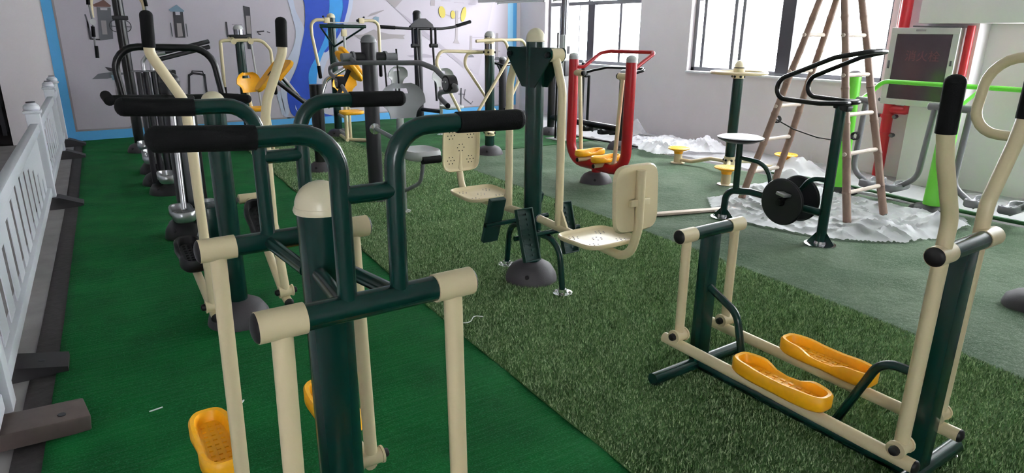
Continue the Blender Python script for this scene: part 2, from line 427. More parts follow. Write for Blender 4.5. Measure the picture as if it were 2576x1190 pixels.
# window frames and panes
def window(idx, y0, y1, mull, thick, x=7.68):
    z0, z1 = .99, HEAD
    w = bpy.data.objects.new('window_%d' % idx, None); COL.objects.link(w); w['kind'] = 'structure'; w['_w'] = [0, 0, 0]; ROOTS.append(w)
    fr = part('window_frame', 'frame', w, lambda b: (b.box((x, (y0 + y1) / 2, z0 + .03), (.09, y1 - y0, .06), bev=.004), b.box((x, (y0 + y1) / 2, z1 - .03), (.09, y1 - y0, .06), bev=.004),
                                               b.box((x, y0 + .03, (z0 + z1) / 2), (.09, .06, z1 - z0), bev=.004), b.box((x, y1 - .03, (z0 + z1) / 2), (.09, .06, z1 - z0), bev=.004)), 0)
    part('transom', 'frame', fr, lambda b: b.box((x, (y0 + y1) / 2, 1.98), (.08, y1 - y0, .06), bev=.004), 0)
    for (yy, ww) in mull:
        part('mullion', 'framedark' if ww > .1 else 'frame', fr, lambda b: b.box((x - (.012 if ww > .1 else 0), yy, (z0 + 1.98) / 2 + .01), (.07, ww, 1.98 - z0 - .06), bev=.003), 0)
    for yy in thick:
        part('mullion', 'frame', fr, lambda b: b.box((x, yy, (z1 + 1.98) / 2), (.06, .05, z1 - 2.02)), 0)
    ys = [y0 + .06] + sorted(yy for yy, ww in mull) + [y1 - .06]
    for a, c in zip(ys[:-1], ys[1:]):
        part('pane', 'glass', w, lambda b: b.box((x + .02, (a + c) / 2, (z0 + .06 + 1.95) / 2), (.006, c - a, 1.95 - z0 - .06)), 0)
    part('pane', 'glass', w, lambda b: b.box((x + .02, (y0 + y1) / 2, (2.01 + z1 - .06) / 2), (.006, y1 - y0 - .1, z1 - .06 - 2.01)), 0)
    part('window_sill', 'm_white', w, lambda b: b.box((7.59, (y0 + y1) / 2, .985), (.14, y1 - y0, .025), bev=.005), 0)
window(1, 7.67, 10.1, [(9.76, .06), (9.24, .015), (8.92, .17), (8.21, .05)], [9.0, 8.3])
window(2, 3.88, 6.67, [(6.5, .05), (5.99, .05), (5.86, .05), (5.19, .19)], [5.2])
window(3, -.3, 2.5, [(1.1, .1)], [1.1])
for i, (a, c) in enumerate(((-3.4, -1.5),)):
    w = bpy.data.objects.new('window_%d' % (4 + i), None); COL.objects.link(w); w['kind'] = 'structure'
    part('window_frame', 'frame', w, lambda b: [b.box(((a + c) / 2, Y0 - .1, z), (c - a, .08, .07)) for z in (.935, 1.7, 2.465)] + [b.box((xx, Y0 - .1, 1.7), (.07, .08, 1.6)) for xx in (a + .035, (a + c) / 2, c - .035)], 0)
    for (p, q) in ((a, (a + c) / 2), ((a + c) / 2, c)):
        part('pane', 'glass', w, lambda b: b.box(((p + q) / 2, Y0 - .08, 1.7), (q - p - .07, .006, 1.5)), 0)

# ------------------------------------------------------------------ printed mural on the back wall
mu = thing('mural', 'large printed wall mural with blue ribbon, gym machines and light blue border', 'mural', (3.7, 10.9, 0))
def flat(name, m, poly, layer, parent=None):
    y = 10.898 - .0025 * layer
    Mx = Matrix(((1, 0, 0, 0), (0, 0, -1, y), (0, 1, 0, 0), (0, 0, 0, 1)))
    return part(name, m, parent or mu, lambda b: b.slab(poly, .002, Mx), 0)
def smoothpoly(p, n=3, closed=True):
    out = []; N = len(p)
    for i in range(N):
        p0, p1, p2, p3 = (Vector(p[(i + k - 1) % N]) for k in range(4))
        for k in range(n):
            t = k / n
            out.append(tuple(.5 * ((2 * p1) + (p2 - p0) * t + (2 * p0 - 5 * p1 + 4 * p2 - p3) * t * t + (3 * p1 - p0 - 3 * p2 + p3) * t ** 3)))
    return out
def strip(name, m, pts, w, layer, parent=None):
    """printed line drawing: a flat band along a polyline"""
    y = 10.898 - .0025 * layer
    def fn(b):
        for (x0, z0), (x1, z1) in zip(pts[:-1], pts[1:]):
            d = Vector((x1 - x0, z1 - z0)); l = d.length; d.normalize(); n = Vector((-d.y, d.x)) * w / 2; e = d * w * .3
            q = [(x0 - e.x + n.x, z0 - e.y + n.y), (x0 - e.x - n.x, z0 - e.y - n.y), (x1 + e.x - n.x, z1 + e.y - n.y), (x1 + e.x + n.x, z1 + e.y + n.y)]
            Mx = Matrix(((1, 0, 0, 0), (0, 0, -1, y), (0, 1, 0, 0), (0, 0, 0, 1))); b.slab(q, .0015, Mx)
    return part(name, m, parent or mu, fn, 0)
def ell(cx, cz, rx, rz, tilt=0, n=24):
    return [(cx + math.cos(t) * rx * math.cos(tilt) - math.sin(t) * rz * math.sin(tilt), cz + math.cos(t) * rx * math.sin(tilt) + math.sin(t) * rz * math.cos(tilt)) for t in (2 * PI * k / n for k in range(n))]
flat('print_panel', 'muralwhite', [(-.02, 0), (7.47, 0), (7.47, 3.1), (-.02, 3.1)], 0)
flat('border', 'blue', [(-.02, 0), (.1, 0), (.1, 3.1), (-.02, 3.1)], 1)
flat('border', 'blue', [(.1, 0), (7.4, 0), (7.4, .13), (.1, .13)], 1)
flat('border', 'blue', [(7.38, .13), (7.46, .13), (7.46, 3.1), (7.38, 3.1)], 1)
flat('border_edge', 'm_grey', [(.1, .13), (.125, .155), (.125, 3.1), (.1, 3.1)], 2)
flat('border_edge', 'm_grey', [(.1, .13), (7.38, .13), (7.38, .15), (.125, .155)], 2)
flat('border_fade', 'cyan', [(7.26, .13), (7.38, .13), (7.38, 3.1), (7.26, 3.1)], 1)
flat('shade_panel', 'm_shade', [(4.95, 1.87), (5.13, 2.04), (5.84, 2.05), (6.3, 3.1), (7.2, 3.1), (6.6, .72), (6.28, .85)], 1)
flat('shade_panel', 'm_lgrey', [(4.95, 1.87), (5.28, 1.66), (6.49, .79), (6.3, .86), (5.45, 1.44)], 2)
flat('ribbon', 'mb_pale', smoothpoly([(3.15, 2.01), (3.23, 2.01), (3.27, 1.78), (3.38, 1.51), (3.32, 1.3), (3.25, 1.05), (3.12, .78), (3.02, .54), (3.04, .27), (2.97, .2), (2.92, .58), (3.01, .94), (3.18, 1.24), (3.24, 1.48), (3.19, 1.77)]), 2)
flat('ribbon', 'mb_pale', [(2.85, .55), (2.92, .58), (2.97, .2), (3.06, .13), (3.0, .13), (2.91, .2)], 2)
flat('ribbon', 'mb_pale', smoothpoly([(4.15, 2.02), (4.3, 2.6), (4.5, 3.08), (4.62, 3.08), (4.4, 2.5), (4.23, 2.03), (4.19, 1.84), (4.12, 1.66), (4.01, 1.44), (3.86, 1.22), (3.7, 1.01), (3.62, .79), (3.57, .54), (3.58, .21), (3.75, .14), (3.62, .16), (3.53, .25), (3.51, .4), (3.5, .64), (3.54, .86), (3.59, 1.01), (3.67, 1.17), (3.72, 1.17), (3.83, 1.29), (3.98, 1.5), (4.08, 1.75), (4.12, 1.87)], 2), 2)
flat('ribbon', 'mb_dark', smoothpoly([(3.38, 2.01), (3.41, 1.91), (3.41, 1.75), (3.38, 1.51), (3.32, 1.3), (3.25, 1.05), (3.19, .9), (3.12, .78), (3.04, .64), (3.02, .54), (3.02, .38), (3.04, .27), (3.07, .19), (3.15, .14), (3.38, .13), (3.75, .13), (3.62, .17), (3.53, .25), (3.44, .41), (3.39, .55), (3.38, .69), (3.39, .83), (3.44, .95), (3.55, 1.11), (3.65, 1.29), (3.73, 1.47), (3.79, 1.75), (3.82, 2.02), (3.78, 2.5), (3.6, 3.08), (3.2, 3.08), (3.34, 2.4)], 2), 3)
flat('ribbon', 'mb_light', smoothpoly([(3.82, 2.02), (3.78, 2.5), (3.6, 3.08), (3.95, 3.08), (4.0, 2.5), (4.03, 2.02), (4.04, 1.87), (4.01, 1.75), (3.93, 1.53), (3.8, 1.32), (3.67, 1.17), (3.59, 1.01), (3.54, .86), (3.5, .64), (3.51, .4), (3.53, .25), (3.44, .41), (3.39, .55), (3.38, .69), (3.39, .83), (3.44, .95), (3.55, 1.11), (3.65, 1.29), (3.73, 1.47), (3.79, 1.75)], 2), 4)
flat('ribbon', 'mb_dark', smoothpoly([(4.03, 2.02), (4.0, 2.5), (3.95, 3.08), (4.4, 3.08), (4.25, 2.5), (4.15, 2.02), (4.12, 1.87), (4.08, 1.75), (3.98, 1.5), (3.83, 1.29), (3.72, 1.17), (3.67, 1.17), (3.8, 1.32), (3.93, 1.53), (4.01, 1.75), (4.04, 1.87)], 2), 5)
flat('swoosh', 'm_white', [(3.13, .34), (3.15, .26), (3.21, .19), (3.29, .15), (3.33, .14), (3.24, .165), (3.16, .23), (3.13, .28)], 6)
flat('grey_diamond', 'm_grey', [(4.74, 2.04), (4.95, 1.87), (5.13, 2.04), (4.93, 2.25)], 3)
flat('grey_square', 'm_grey', [(5.63, 2.04), (5.72, 2.04), (5.71, 1.93), (5.63, 1.93)], 3)
for q in ([(5.84, 2.02), (6.02, 2.02)], [(6.1, 2.0), (6.3, 1.995)], [(6.4, 1.98), (6.55, 1.975)]): strip('printed_dash', 'm_lgrey', q, .012, 3)
flat('grey_mound', 'm_grey', [(.75, .155), (1.03, .34), (1.25, .155)], 3)
flat('grey_mound', 'm_grey', [(1.62, .3), (1.95, .155), (1.42, .155)], 3)
pic = flat('printed_solar_lamp', 'm_grey', [(4.45, 1.72), (4.51, 1.77), (4.74, 1.84), (4.75, 1.83), (4.59, 1.76)], 3)
flat('lamp_box', 'm_steel', [(4.55, 1.71), (4.59, 1.73), (4.65, 1.72), (4.64, 1.64), (4.58, 1.62), (4.54, 1.66)], 4, pic)
flat('printed_canopy', 'm_grey', [(4.18, 1.43), (4.35, 1.44), (4.55, 1.52), (4.64, 1.49), (4.82, 1.45), (5.13, 1.44), (5.08, 1.41), (5.11, 1.37), (4.92, 1.38), (4.74, 1.36), (4.52, 1.35), (4.34, 1.33), (4.3, 1.37)], 3)
flat('printed_canopy', 'm_lgrey', [(5.13, 1.09), (5.32, 1.11), (5.48, 1.12), (5.63, 1.09), (5.84, 1.07), (5.67, 1.05), (5.24, 1.06)], 3)
for (roof, body, win, pan, rm, bmx) in (
    ([(.55, 1.8), (.64, 1.84), (.69, 1.87), (.77, 1.79), (.75, 1.775), (.57, 1.775)], [(.6, 1.77), (.76, 1.77), (.73, 1.36), (.57, 1.34)], [(.635, 1.765), (.72, 1.765), (.715, 1.735), (.635, 1.735)], [(.62, 1.6), (.68, 1.6), (.67, 1.42), (.61, 1.42)], 'm_brown', 'm_dgrey'),
    ([(1.47, 1.76), (1.58, 1.83), (1.67, 1.75), (1.66, 1.735), (1.49, 1.735)], [(1.52, 1.745), (1.65, 1.745), (1.64, 1.38), (1.51, 1.38)], [(1.55, 1.735), (1.61, 1.735), (1.61, 1.69), (1.55, 1.69)], [(1.55, 1.58), (1.61, 1.58), (1.61, 1.4), (1.54, 1.39)], 'm_steel', 'm_black')):
    pic = flat('printed_signboard', bmx, body, 3)
    flat('printed_roof', rm, roof, 4, pic); flat('printed_opening', 'muralwhite', win, 4, pic); flat('printed_notice', 'm_grey', pan, 4, pic)
pic = flat('printed_solar_wing', 'm_dgrey', [(.4, .83), (.48, .9), (.65, .92), (.87, .9), (.77, .88), (.58, .83)], 3)
flat('wing', 'm_black', [(.57, .99), (.68, .97), (.75, .91), (.63, .93)], 4, pic)
flat('lamp_pole', 'm_dgrey', [(.67, .87), (.71, .87), (.72, .35), (.68, .34)], 4, pic)
flat('lamp_box', 'm_steel', [(.63, .88), (.7, .88), (.7, .81), (.64, .81)], 5, pic)
pic = flat('printed_signboard', 'm_black', [(2.49, 1.84), (2.58, 1.82), (2.56, 1.21), (2.49, 1.22)], 3)
flat('printed_notice', 'm_grey', [(2.51, 1.7), (2.57, 1.7), (2.56, 1.44), (2.5, 1.44)], 4, pic)
pic = flat('printed_disc_machine', 'm_grey', [(6.13, 1.86), (6.18, 1.86), (6.16, 1.34), (6.11, 1.34)], 3)
flat('post_foot', 'm_grey', [(6.06, 1.3), (6.11, 1.37), (6.16, 1.36), (6.2, 1.29)], 4, pic)
for e in (ell(5.85, 1.83, .065, .1, .2), ell(6.07, 1.79, .045, .07), ell(6.29, 1.8, .05, .13, -.25)): flat('printed_disc', 'm_yellow', e, 5, pic)
strip('printed_arm', 'm_grey', [(5.84, 1.81), (6.07, 1.75), (6.15, 1.72)], .015, 4, pic); strip('printed_arm', 'm_grey', [(6.15, 1.72), (6.3, 1.76)], .012, 4, pic)
for p, ft in (([(6.43, 1.43), (6.47, 1.43), (6.46, 1.08), (6.41, 1.08)], [(6.37, 1.05), (6.42, 1.09), (6.47, 1.09), (6.51, 1.05)]), ([(6.99, 1.48), (7.04, 1.48), (7.04, 1.02), (6.98, 1.02)], [(6.94, .99), (6.98, 1.05), (7.05, 1.05), (7.08, .99)])):
    pic = flat('printed_post', 'm_grey', p, 3); flat('post_foot', 'm_dgrey', ft, 4, pic)
for m, w, pts in (
    ('m_dgrey', .02, [(.45, 1.67), (.46, 1.58), (.48, 1.36)]), ('m_black', .018, [(.46, 1.58), (.46, 1.36), (.58, 1.35), (.61, 1.57)]),
    ('m_black', .03, [(1.59, .57), (1.62, .85), (1.68, .88), (1.83, .85), (1.83, .58)]), ('m_black', .016, [(1.65, .86), (1.67, .91), (1.81, .9), (1.82, .85)]),
    ('m_black', .016, [(1.62, .57), (1.75, .54), (1.84, .58)]), ('m_lgrey', .012, [(6.47, 1.4), (6.99, 1.4)]), ('m_lgrey', .02, [(6.44, 1.2), (7.08, 1.15)]),
    ('m_black', .022, [(6.22, .49), (6.21, .16)]), ('m_dgrey', .012, [(6.31, .47), (6.28, .31), (6.43, .2), (6.47, .24)]), ('m_dgrey', .014, [(6.16, .39), (6.3, .38)]),
    ('m_black', .018, [(6.95, .53), (6.94, .16)]), ('m_grey', .01, [(6.84, .51), (6.92, .27)]), ('m_grey', .01, [(7.02, .49), (7.17, .52)]), ('m_grey', .03, [(7.06, .22), (7.1, .17)]),
    ('m_dgrey', .014, [(1.47, 1.58), (1.47, 1.4)]), ('m_dgrey', .014, [(1.67, 1.57), (1.67, 1.4)]), ('m_black', .02, [(2.66, 1.47), (2.75, 1.48)]), ('m_black', .012, [(2.67, 1.44), (2.7, 1.43)]), ('m_black', .012, [(2.8, 1.47), (2.84, 1.46)]),
    ('m_dgrey', .015, [(1.69, 1.27), (1.79, 1.22), (1.84, 1.19)]), ('m_grey', .012, [(1.77, 1.28), (1.87, 1.26), (1.82, 1.18)]),
    ('m_grey', .012, [(.66, .68), (.65, .46), (.69, .43)]), ('m_grey', .012, [(.77, .73), (.79, .45)]), ('m_black', .025, [(2.22, 1.6), (2.22, 1.4)]), ('m_lgrey', .012, [(2.3, 1.57), (2.44, 1.57)])):
    strip('printed_machine', m, pts, w, 3)
for cx in (.78, .9):
    strip('printed_wheel', 'm_black', [(cx + .07 * math.cos(t), 1.53 + .075 * math.sin(t)) for t in (2 * PI * k / 18 for k in range(19))], .01, 4)
    strip('printed_wheel', 'm_black', [(cx - .06, 1.53), (cx + .07, 1.52)], .008, 4)

# ------------------------------------------------------------------ floor coverings
def interp(tab, y):
    ys = [t[0] for t in tab]; xs = [t[1] for t in tab]; return float(np.interp(y, ys, xs))
LEFT = [(-4.5, -.62), (1, -.36), (2.6, -.262), (3.89, -.179), (6.47, -.035), (10.79, .162)]
SEAM = [(-4.5, 1.36), (0, 1.44), (1.39, 1.468), (2.85, 1.525), (4.36, 1.611), (8.34, 1.865), (10.85, 2.0)]
SEAM2 = [(-4.5, 3.36), (.9, 3.43), (1.77, 3.53), (3.0, 3.62), (7.25, 3.75)]
def carpet(name, m, fl, fr, y0, y1, nx, ny, amp, z, label):
    vs = []; fs = []
    for j in range(ny + 1):
        y = y0 + (y1 - y0) * j / ny; a, c = fl(y), fr(y)
        for i in range(nx + 1):
            u = i / nx; x = a + (c - a) * u
            hgt = z + amp * (.5 + .5 * math.sin(y * 9 + 3 * math.sin(x * 1.7) + x) * math.sin(x * 2.3 + y * .7)) ** 3 * (1 if 0 < i < nx else .3)
            vs.append((x, y, hgt))
    for j in range(ny):
        for i in range(nx):
            a = j * (nx + 1) + i; fs.append((a, a + 1, a + nx + 2, a + nx + 1))
    mb = MB(); mb.add(vs, fs); o = build(mb, name, m, None, 60)
    md = o.modifiers.new('thick', 'SOLIDIFY'); md.thickness = .006; md.offset = -1
    return tag(o, label, 'carpet')
carpet('green_carpet', 'carpetgreen', lambda y: interp(LEFT, y), lambda y: interp(SEAM, y) + .02, -4.5, 10.85, 40, 420, .010, .007, 'bright green flat carpet strip between the white fence and the grass turf')
carpet('grass_turf', 'turfbase', lambda y: interp(SEAM, y), lambda y: interp(SEAM2, y) if y < 7.3 else 3.4, -4.5, 10.85, 20, 160, .004, .013, 'olive green artificial grass turf under the beige seated machine')
carpet('felt_carpet', 'felt', lambda y: interp(SEAM2, y) - .03, lambda y: 6.36, -4.5, 7.3, 40, 200, .016, .009, 'grey-green turf laid upside down under the exercise bike')
carpet('back_turf', 'backturf', lambda y: 3.2, lambda y: 6.36, 7.2, 10.84, 30, 150, .012, .016, 'dark green wrinkled turf in front of the mural wall')
carpet('underlay_strip', 'blackfabric', lambda y: interp(LEFT, y) - .10, lambda y: interp(LEFT, y) + .08, -4.5, 10.6, 6, 300, .006, .002, 'black fabric strip showing along the edge of the green carpet')

def turf(name, fa, fb, y0, y1, dens, label, hgt):
    """fibre tufts: one thin bent blade each (two triangles)"""
    A = max(fb(y) - fa(y) for y in np.linspace(y0, y1, 30)) * (y1 - y0); n = int(A * dens)
    y = y0 + (y1 - y0) * np.random.rand(n); a = np.array([fa(v) for v in np.linspace(y0, y1, 200)]); c = np.array([fb(v) for v in np.linspace(y0, y1, 200)])
    g = np.linspace(y0, y1, 200); xa = np.interp(y, g, a); xc = np.interp(y, g, c); x = xa + (xc - xa) * np.random.rand(n)
    t = np.random.rand(n) * 2 * PI; w = .0022 + .0016 * np.random.rand(n); h = hgt * (.6 + .6 * np.random.rand(n)); ln = .012 * np.random.rand(n); t2 = np.random.rand(n) * 2 * PI
    V = np.zeros((n, 3, 3)); z0 = .012
    V[:, 0] = np.stack([x - np.cos(t) * w, y - np.sin(t) * w, np.full(n, z0)], 1); V[:, 1] = np.stack([x + np.cos(t) * w, y + np.sin(t) * w, np.full(n, z0)], 1)
    V[:, 2] = np.stack([x + np.cos(t2) * ln, y + np.sin(t2) * ln, z0 + h], 1)
    me = bpy.data.meshes.new(name); me.vertices.add(n * 3); me.vertices.foreach_set('co', V.reshape(-1).astype(np.float32))
    me.loops.add(n * 3); me.loops.foreach_set('vertex_index', np.arange(n * 3, dtype=np.int32)); me.polygons.add(n)
    me.polygons.foreach_set('loop_start', np.arange(0, n * 3, 3, dtype=np.int32)); me.update(calc_edges=True); me.materials.append(MATS['blade'])
    o = bpy.data.objects.new(name, me); COL.objects.link(o); return tag(o, label, 'grass', kind='stuff')
turf('turf_blades', lambda y: interp(SEAM, y), lambda y: interp(SEAM2, y), -.3, 4.6, 26000, 'short olive artificial grass blades of the turf in the middle', .018)
turf('turf_blades', lambda y: interp(SEAM, y), lambda y: interp(SEAM2, y) if y < 7.25 else 3.3, 4.6, 9.5, 9000, 'short olive artificial grass blades of the turf towards the mural', .018)

# ------------------------------------------------------------------ front double air walker
ax, ay = .433, 1.38
A = thing('air_walker', 'dark green double air walker with beige hanging legs, large in the left foreground', 'fitness machine', (ax, ay, 0))
T('post', 'green', A, [(ax, ay, .02), (ax, ay, 1.125)], .053, seg=24)
postcap(A, ax, ay, 1.123, .058, .068)
base_dome(A, ax, ay)
for yb, zb, sg in ((1.10, 1.008, -1), (1.66, .988, 1)):
    bar = T('cross_bar', 'green', A, [(.296, yb, zb), (.562, yb, zb)], .0255, seg=20)
    arm_y = ay + sg * .05
    T('support_arm', 'green', bar, [(ax - .03, arm_y, zb - .012), (ax - .055, yb, zb)], .016)
    T('support_arm', 'green', bar, [(ax + .03, arm_y, zb - .012), (ax + .055, yb, zb)], .016)
    for xs, sx in ((.258, -1), (.602, 1)):
        leg = T('swing_leg', 'beige', A, [(xs, yb, zb - .01), (xs + .012 * sx, yb, .27)], .0195, seg=16)
        part('sleeve', 'beige', leg, lambda b: b.tube([(xs - .042, yb, zb), (xs + .042, yb, zb)], .029, seg=24))
        part('end_cap', 'blackplastic', leg, lambda b: b.dome((xs + sx * .042, yb, zb), .0275, .010, (sx, 0, 0), 20, 5))
        clevis(leg, (xs + .012 * sx, yb, .25), (1, 0, 0), .024, .06)
        T('foot_bar', 'beige', leg, [(xs + .012 * sx, yb, .225), (xs + .012 * sx, yb + sg * .47, .225)], .02)
        pedal(A, (xs + .012 * sx - .015, yb + sg * .30, .258), ang=PI / 2, low_side=-sx * 1, m='yellow')
    hz = 1.335 if sg < 0 else 1.33
    for xv, sx in ((ax - .052, -1), (ax + .052, 1)):
        xe = ax + sx * .195
        T('handle_bar', 'green', A, [(xv, yb, zb + .015), (xv, yb, hz), (xe, yb, hz)], .0178, [0, .125, 0], 16)
        grip(A, [(ax + sx * .185, yb, hz), (ax + sx * .325, yb, hz - (.003 if sx > 0 else -.008))], .0205)
    T('handle_brace', 'green', A, [(ax - .052, yb, zb + .213), (ax + .052, yb, zb + .213)], .0165, seg=14)

# ------------------------------------------------------------------ elliptical in the second row of the left lane
ex, ey = .612, 3.5
B = thing('elliptical', 'green post elliptical with tall beige levers and black grips, behind the front air walker', 'fitness machine', (ex, ey, 0))
T('post', 'green', B, [(ex, ey, .02), (ex, ey, 1.155)], .052, seg=24); postcap(B, ex, ey, 1.152, .056, .062); base_dome(B, ex, ey, .16, .13)
T('pivot_bar', 'green', B, [(.44, 3.2, 1.02), (.79, 3.2, 1.02)], .024); T('support_arm', 'green', B, [(ex, 3.47, 1.0), (ex, 3.2, 1.02)], .024)
for pts, gp, pe, pz, pc in (
    ([(.449, 3.2, .243), (.448, 3.2, 1.06), (.443, 3.2, 1.20), (.338, 3.2, 1.40), (.338, 3.2, 1.44)], [(.338, 3.2, 1.425), (.345, 3.2, 1.553)], (.45, 3.95, .345), .275, 3.68),
    ([(.792, 3.2, .225), (.764, 3.2, .6), (.768, 3.2, 1.06), (.792, 3.2, 1.19), (.882, 3.2, 1.40), (.884, 3.2, 1.44)], [(.882, 3.2, 1.425), (.888, 3.2, 1.537)], (.78, 3.78, .60), .49, 3.55)):
    lv = T('hand_lever', 'beige', B, pts, .0215, [0] + [.12] * (len(pts) - 2) + [0], 16); grip(lv, gp, .0255)
    bx = pts[0][0]
    part('sleeve', 'beige', lv, lambda b: b.tube([(bx - .035, 3.2, 1.02), (bx + .035, 3.2, 1.02)], .03, seg=18))
    clevis(B, (bx, 3.2, .235), (1, 0, 0), .026, .055)
    fb = T('foot_bar', 'beige', B, [(bx, 3.16, .185), (bx, 3.24, .20), pe], .021, seg=14)
    part('end_cap', 'blackplastic', fb, lambda b: b.dome((bx, 3.16, .185), .024, .014, (0, -1, -.1), 16, 4))
    part('sleeve', 'beige', fb, lambda b: b.tube([(pe[0] - .05, pe[1], pe[2]), (pe[0] + .05, pe[1], pe[2])], .027, seg=16))
    t = (pc - 3.2) / (pe[1] - 3.2)
    pedal(B, (bx - .005, pc, .2 + (pe[2] - .2) * t + .05), L=.32, Wd=.15, H=.055, ang=PI / 2, m='blackplastic', tilt=-math.atan2(pe[2] - .2, pe[1] - 3.2), low_side=1)
cr = part('crank_housing', 'green', B, lambda b: b.box((.62, 3.95, .42), (.1, .16, .26), bev=.012))
T('rear_post', 'green', B, [(.62, 3.98, .01), (.62, 3.98, .32)], .04); T('base_rail', 'green', B, [(ex, 3.55, .035), (.62, 3.98, .035)], .03)
for sx, zz, yy in ((-1, .345, 3.95), (1, .6, 3.78)): T('crank_arm', 'grey', cr, [(.62, 3.95, .45), (.62 + sx * .06, 3.95, .45), (.62 + sx * .1, yy, zz)], .014, .02)

# ------------------------------------------------------------------ elliptical on the right
R = thing('elliptical', 'beige and dark green elliptical with yellow pedals in the right foreground', 'fitness machine', (2.26, 1.29, 0))
for yy, x0, x1 in ((1.777, 1.965, 2.55), (.812, 1.965, 2.56)):
    fb = T('base_foot', 'green', R, [(x0, yy, .045), (x1, yy, .045)], .028, seg=18)
    for xx in (x0 + .03, x1 - .03): part('foot_pad', 'chrome', fb, lambda b: b.lathe([(.026, 0), (.026, .012), (.01, .018)], (xx, yy, .006), (0, 0, 1), 12))
T('base_rail', 'green', R, [(2.26, 1.777, .045), (2.26, .812, .045)], .03, seg=16)
part('rear_post', 'green', R, lambda b: b.box((2.26, 1.777, .355), (.085, .05, .63), bev=.008)); part('front_post', 'green', R, lambda b: b.box((2.285, .82, .455), (.085, .05, .83), bev=.008))
T('strut', 'green', R, [(2.26, 1.755, .425), (2.26, 1.60, .355), (2.26, 1.52, .05)], .0165, [0, .09, 0]); T('strut', 'green', R, [(2.26, .82, .405), (2.26, .99, .405), (2.26, 1.13, .05)], .0165, [0, .09, 0])
for yy, zz in ((1.777, .686), (.812, .88)): T('cross_bar', 'green', R, [(2.13, yy, zz), (2.40, yy, zz)], .0285, seg=20)
for bx, sx, ytop in ((2.10, -1, .812), (2.415, 1, .836)):
    lg = T('swing_leg', 'beige', R, [(bx + .005, 1.777, .68), (bx + .01, 1.777, .235)], .0205, seg=16)
    part('sleeve', 'beige', lg, lambda b: b.tube([(bx - .045, 1.777, .686), (bx + .045, 1.777, .686)], .0315, seg=24)); part('end_cap', 'blackplastic', lg, lambda b: b.dome((bx + sx * .045, 1.777, .686), .030, .010, (sx, 0, 0), 20, 4))
    clevis(lg, (bx + .01, 1.777, .222), (1, 0, 0), .027, .055)
    o = 0 if sx < 0 else .0
    lv = T('hand_lever', 'beige', R, [(bx, ytop, .235), (bx, ytop, .86), (bx - sx * .004, ytop, .99), (bx + sx * .105, ytop, 1.17), (bx + sx * .142, ytop, 1.26)], .0225, [0, 0, .12, .12, 0], 18)
    grip(lv, [(bx + sx * .138, ytop, 1.25), (bx + sx * .143, ytop, 1.385)], .0265)
    part('sleeve', 'beige', lv, lambda b: b.tube([(bx - .045, .812, .88), (bx + .045, .812, .88)], .0315, seg=24)); part('end_cap', 'blackplastic', lv, lambda b: b.dome((bx + sx * .045, .812, .88), .030, .012, (sx, 0, 0), 20, 4))
    clevis(lv, (bx, ytop, .215), (1, 0, 0), .027, .055)
    fb = T('foot_bar', 'beige', R, [(bx, .76, .168), (bx, 1.85, .185)], .0235, seg=18)
    part('end_cap', 'blackplastic', fb, lambda b: b.dome((bx, .76, .168), .0245, .014, (0, -1, 0), 18, 4))
    pedal(R, (bx - (.0 if sx < 0 else .0), 1.265, .222), L=.40, Wd=.135, H=.05, ang=PI / 2, low_side=sx, tilt=-.012)

# ------------------------------------------------------------------ seated push machine in the middle
cx, cy = 2.283, 3.14
Cm = thing('seated_push_machine', 'green post with two beige swing seats back to back, in the middle of the turf', 'fitness machine', (cx, cy, 0))
T('post', 'green', Cm, [(cx, cy, .02), (cx, cy, 1.452)], .054, seg=26)
postcap(Cm, cx, cy, 1.45, .057, .075); base_dome(Cm, cx, cy, .165, .14)
for sx in (-1, 1):
    Mx = Matrix(((0, 0, 1, cx + sx * .046 - .004), (1, 0, 0, cy), (0, 1, 0, 0), (0, 0, 0, 1)))
    br = part('pivot_bracket', 'green', Cm, lambda b: b.slab([(-.215, 1.405), (-.2, 1.42), (.2, 1.42), (.215, 1.405), (.215, 1.37), (.06, 1.2), (-.06, 1.2), (-.215, 1.37)], .008, Mx), 0)
    for sy in (-1, 1): nut(br, (cx + sx * .05, cy + sy * .185, 1.382), (sx, 0, 0), .016, .018)
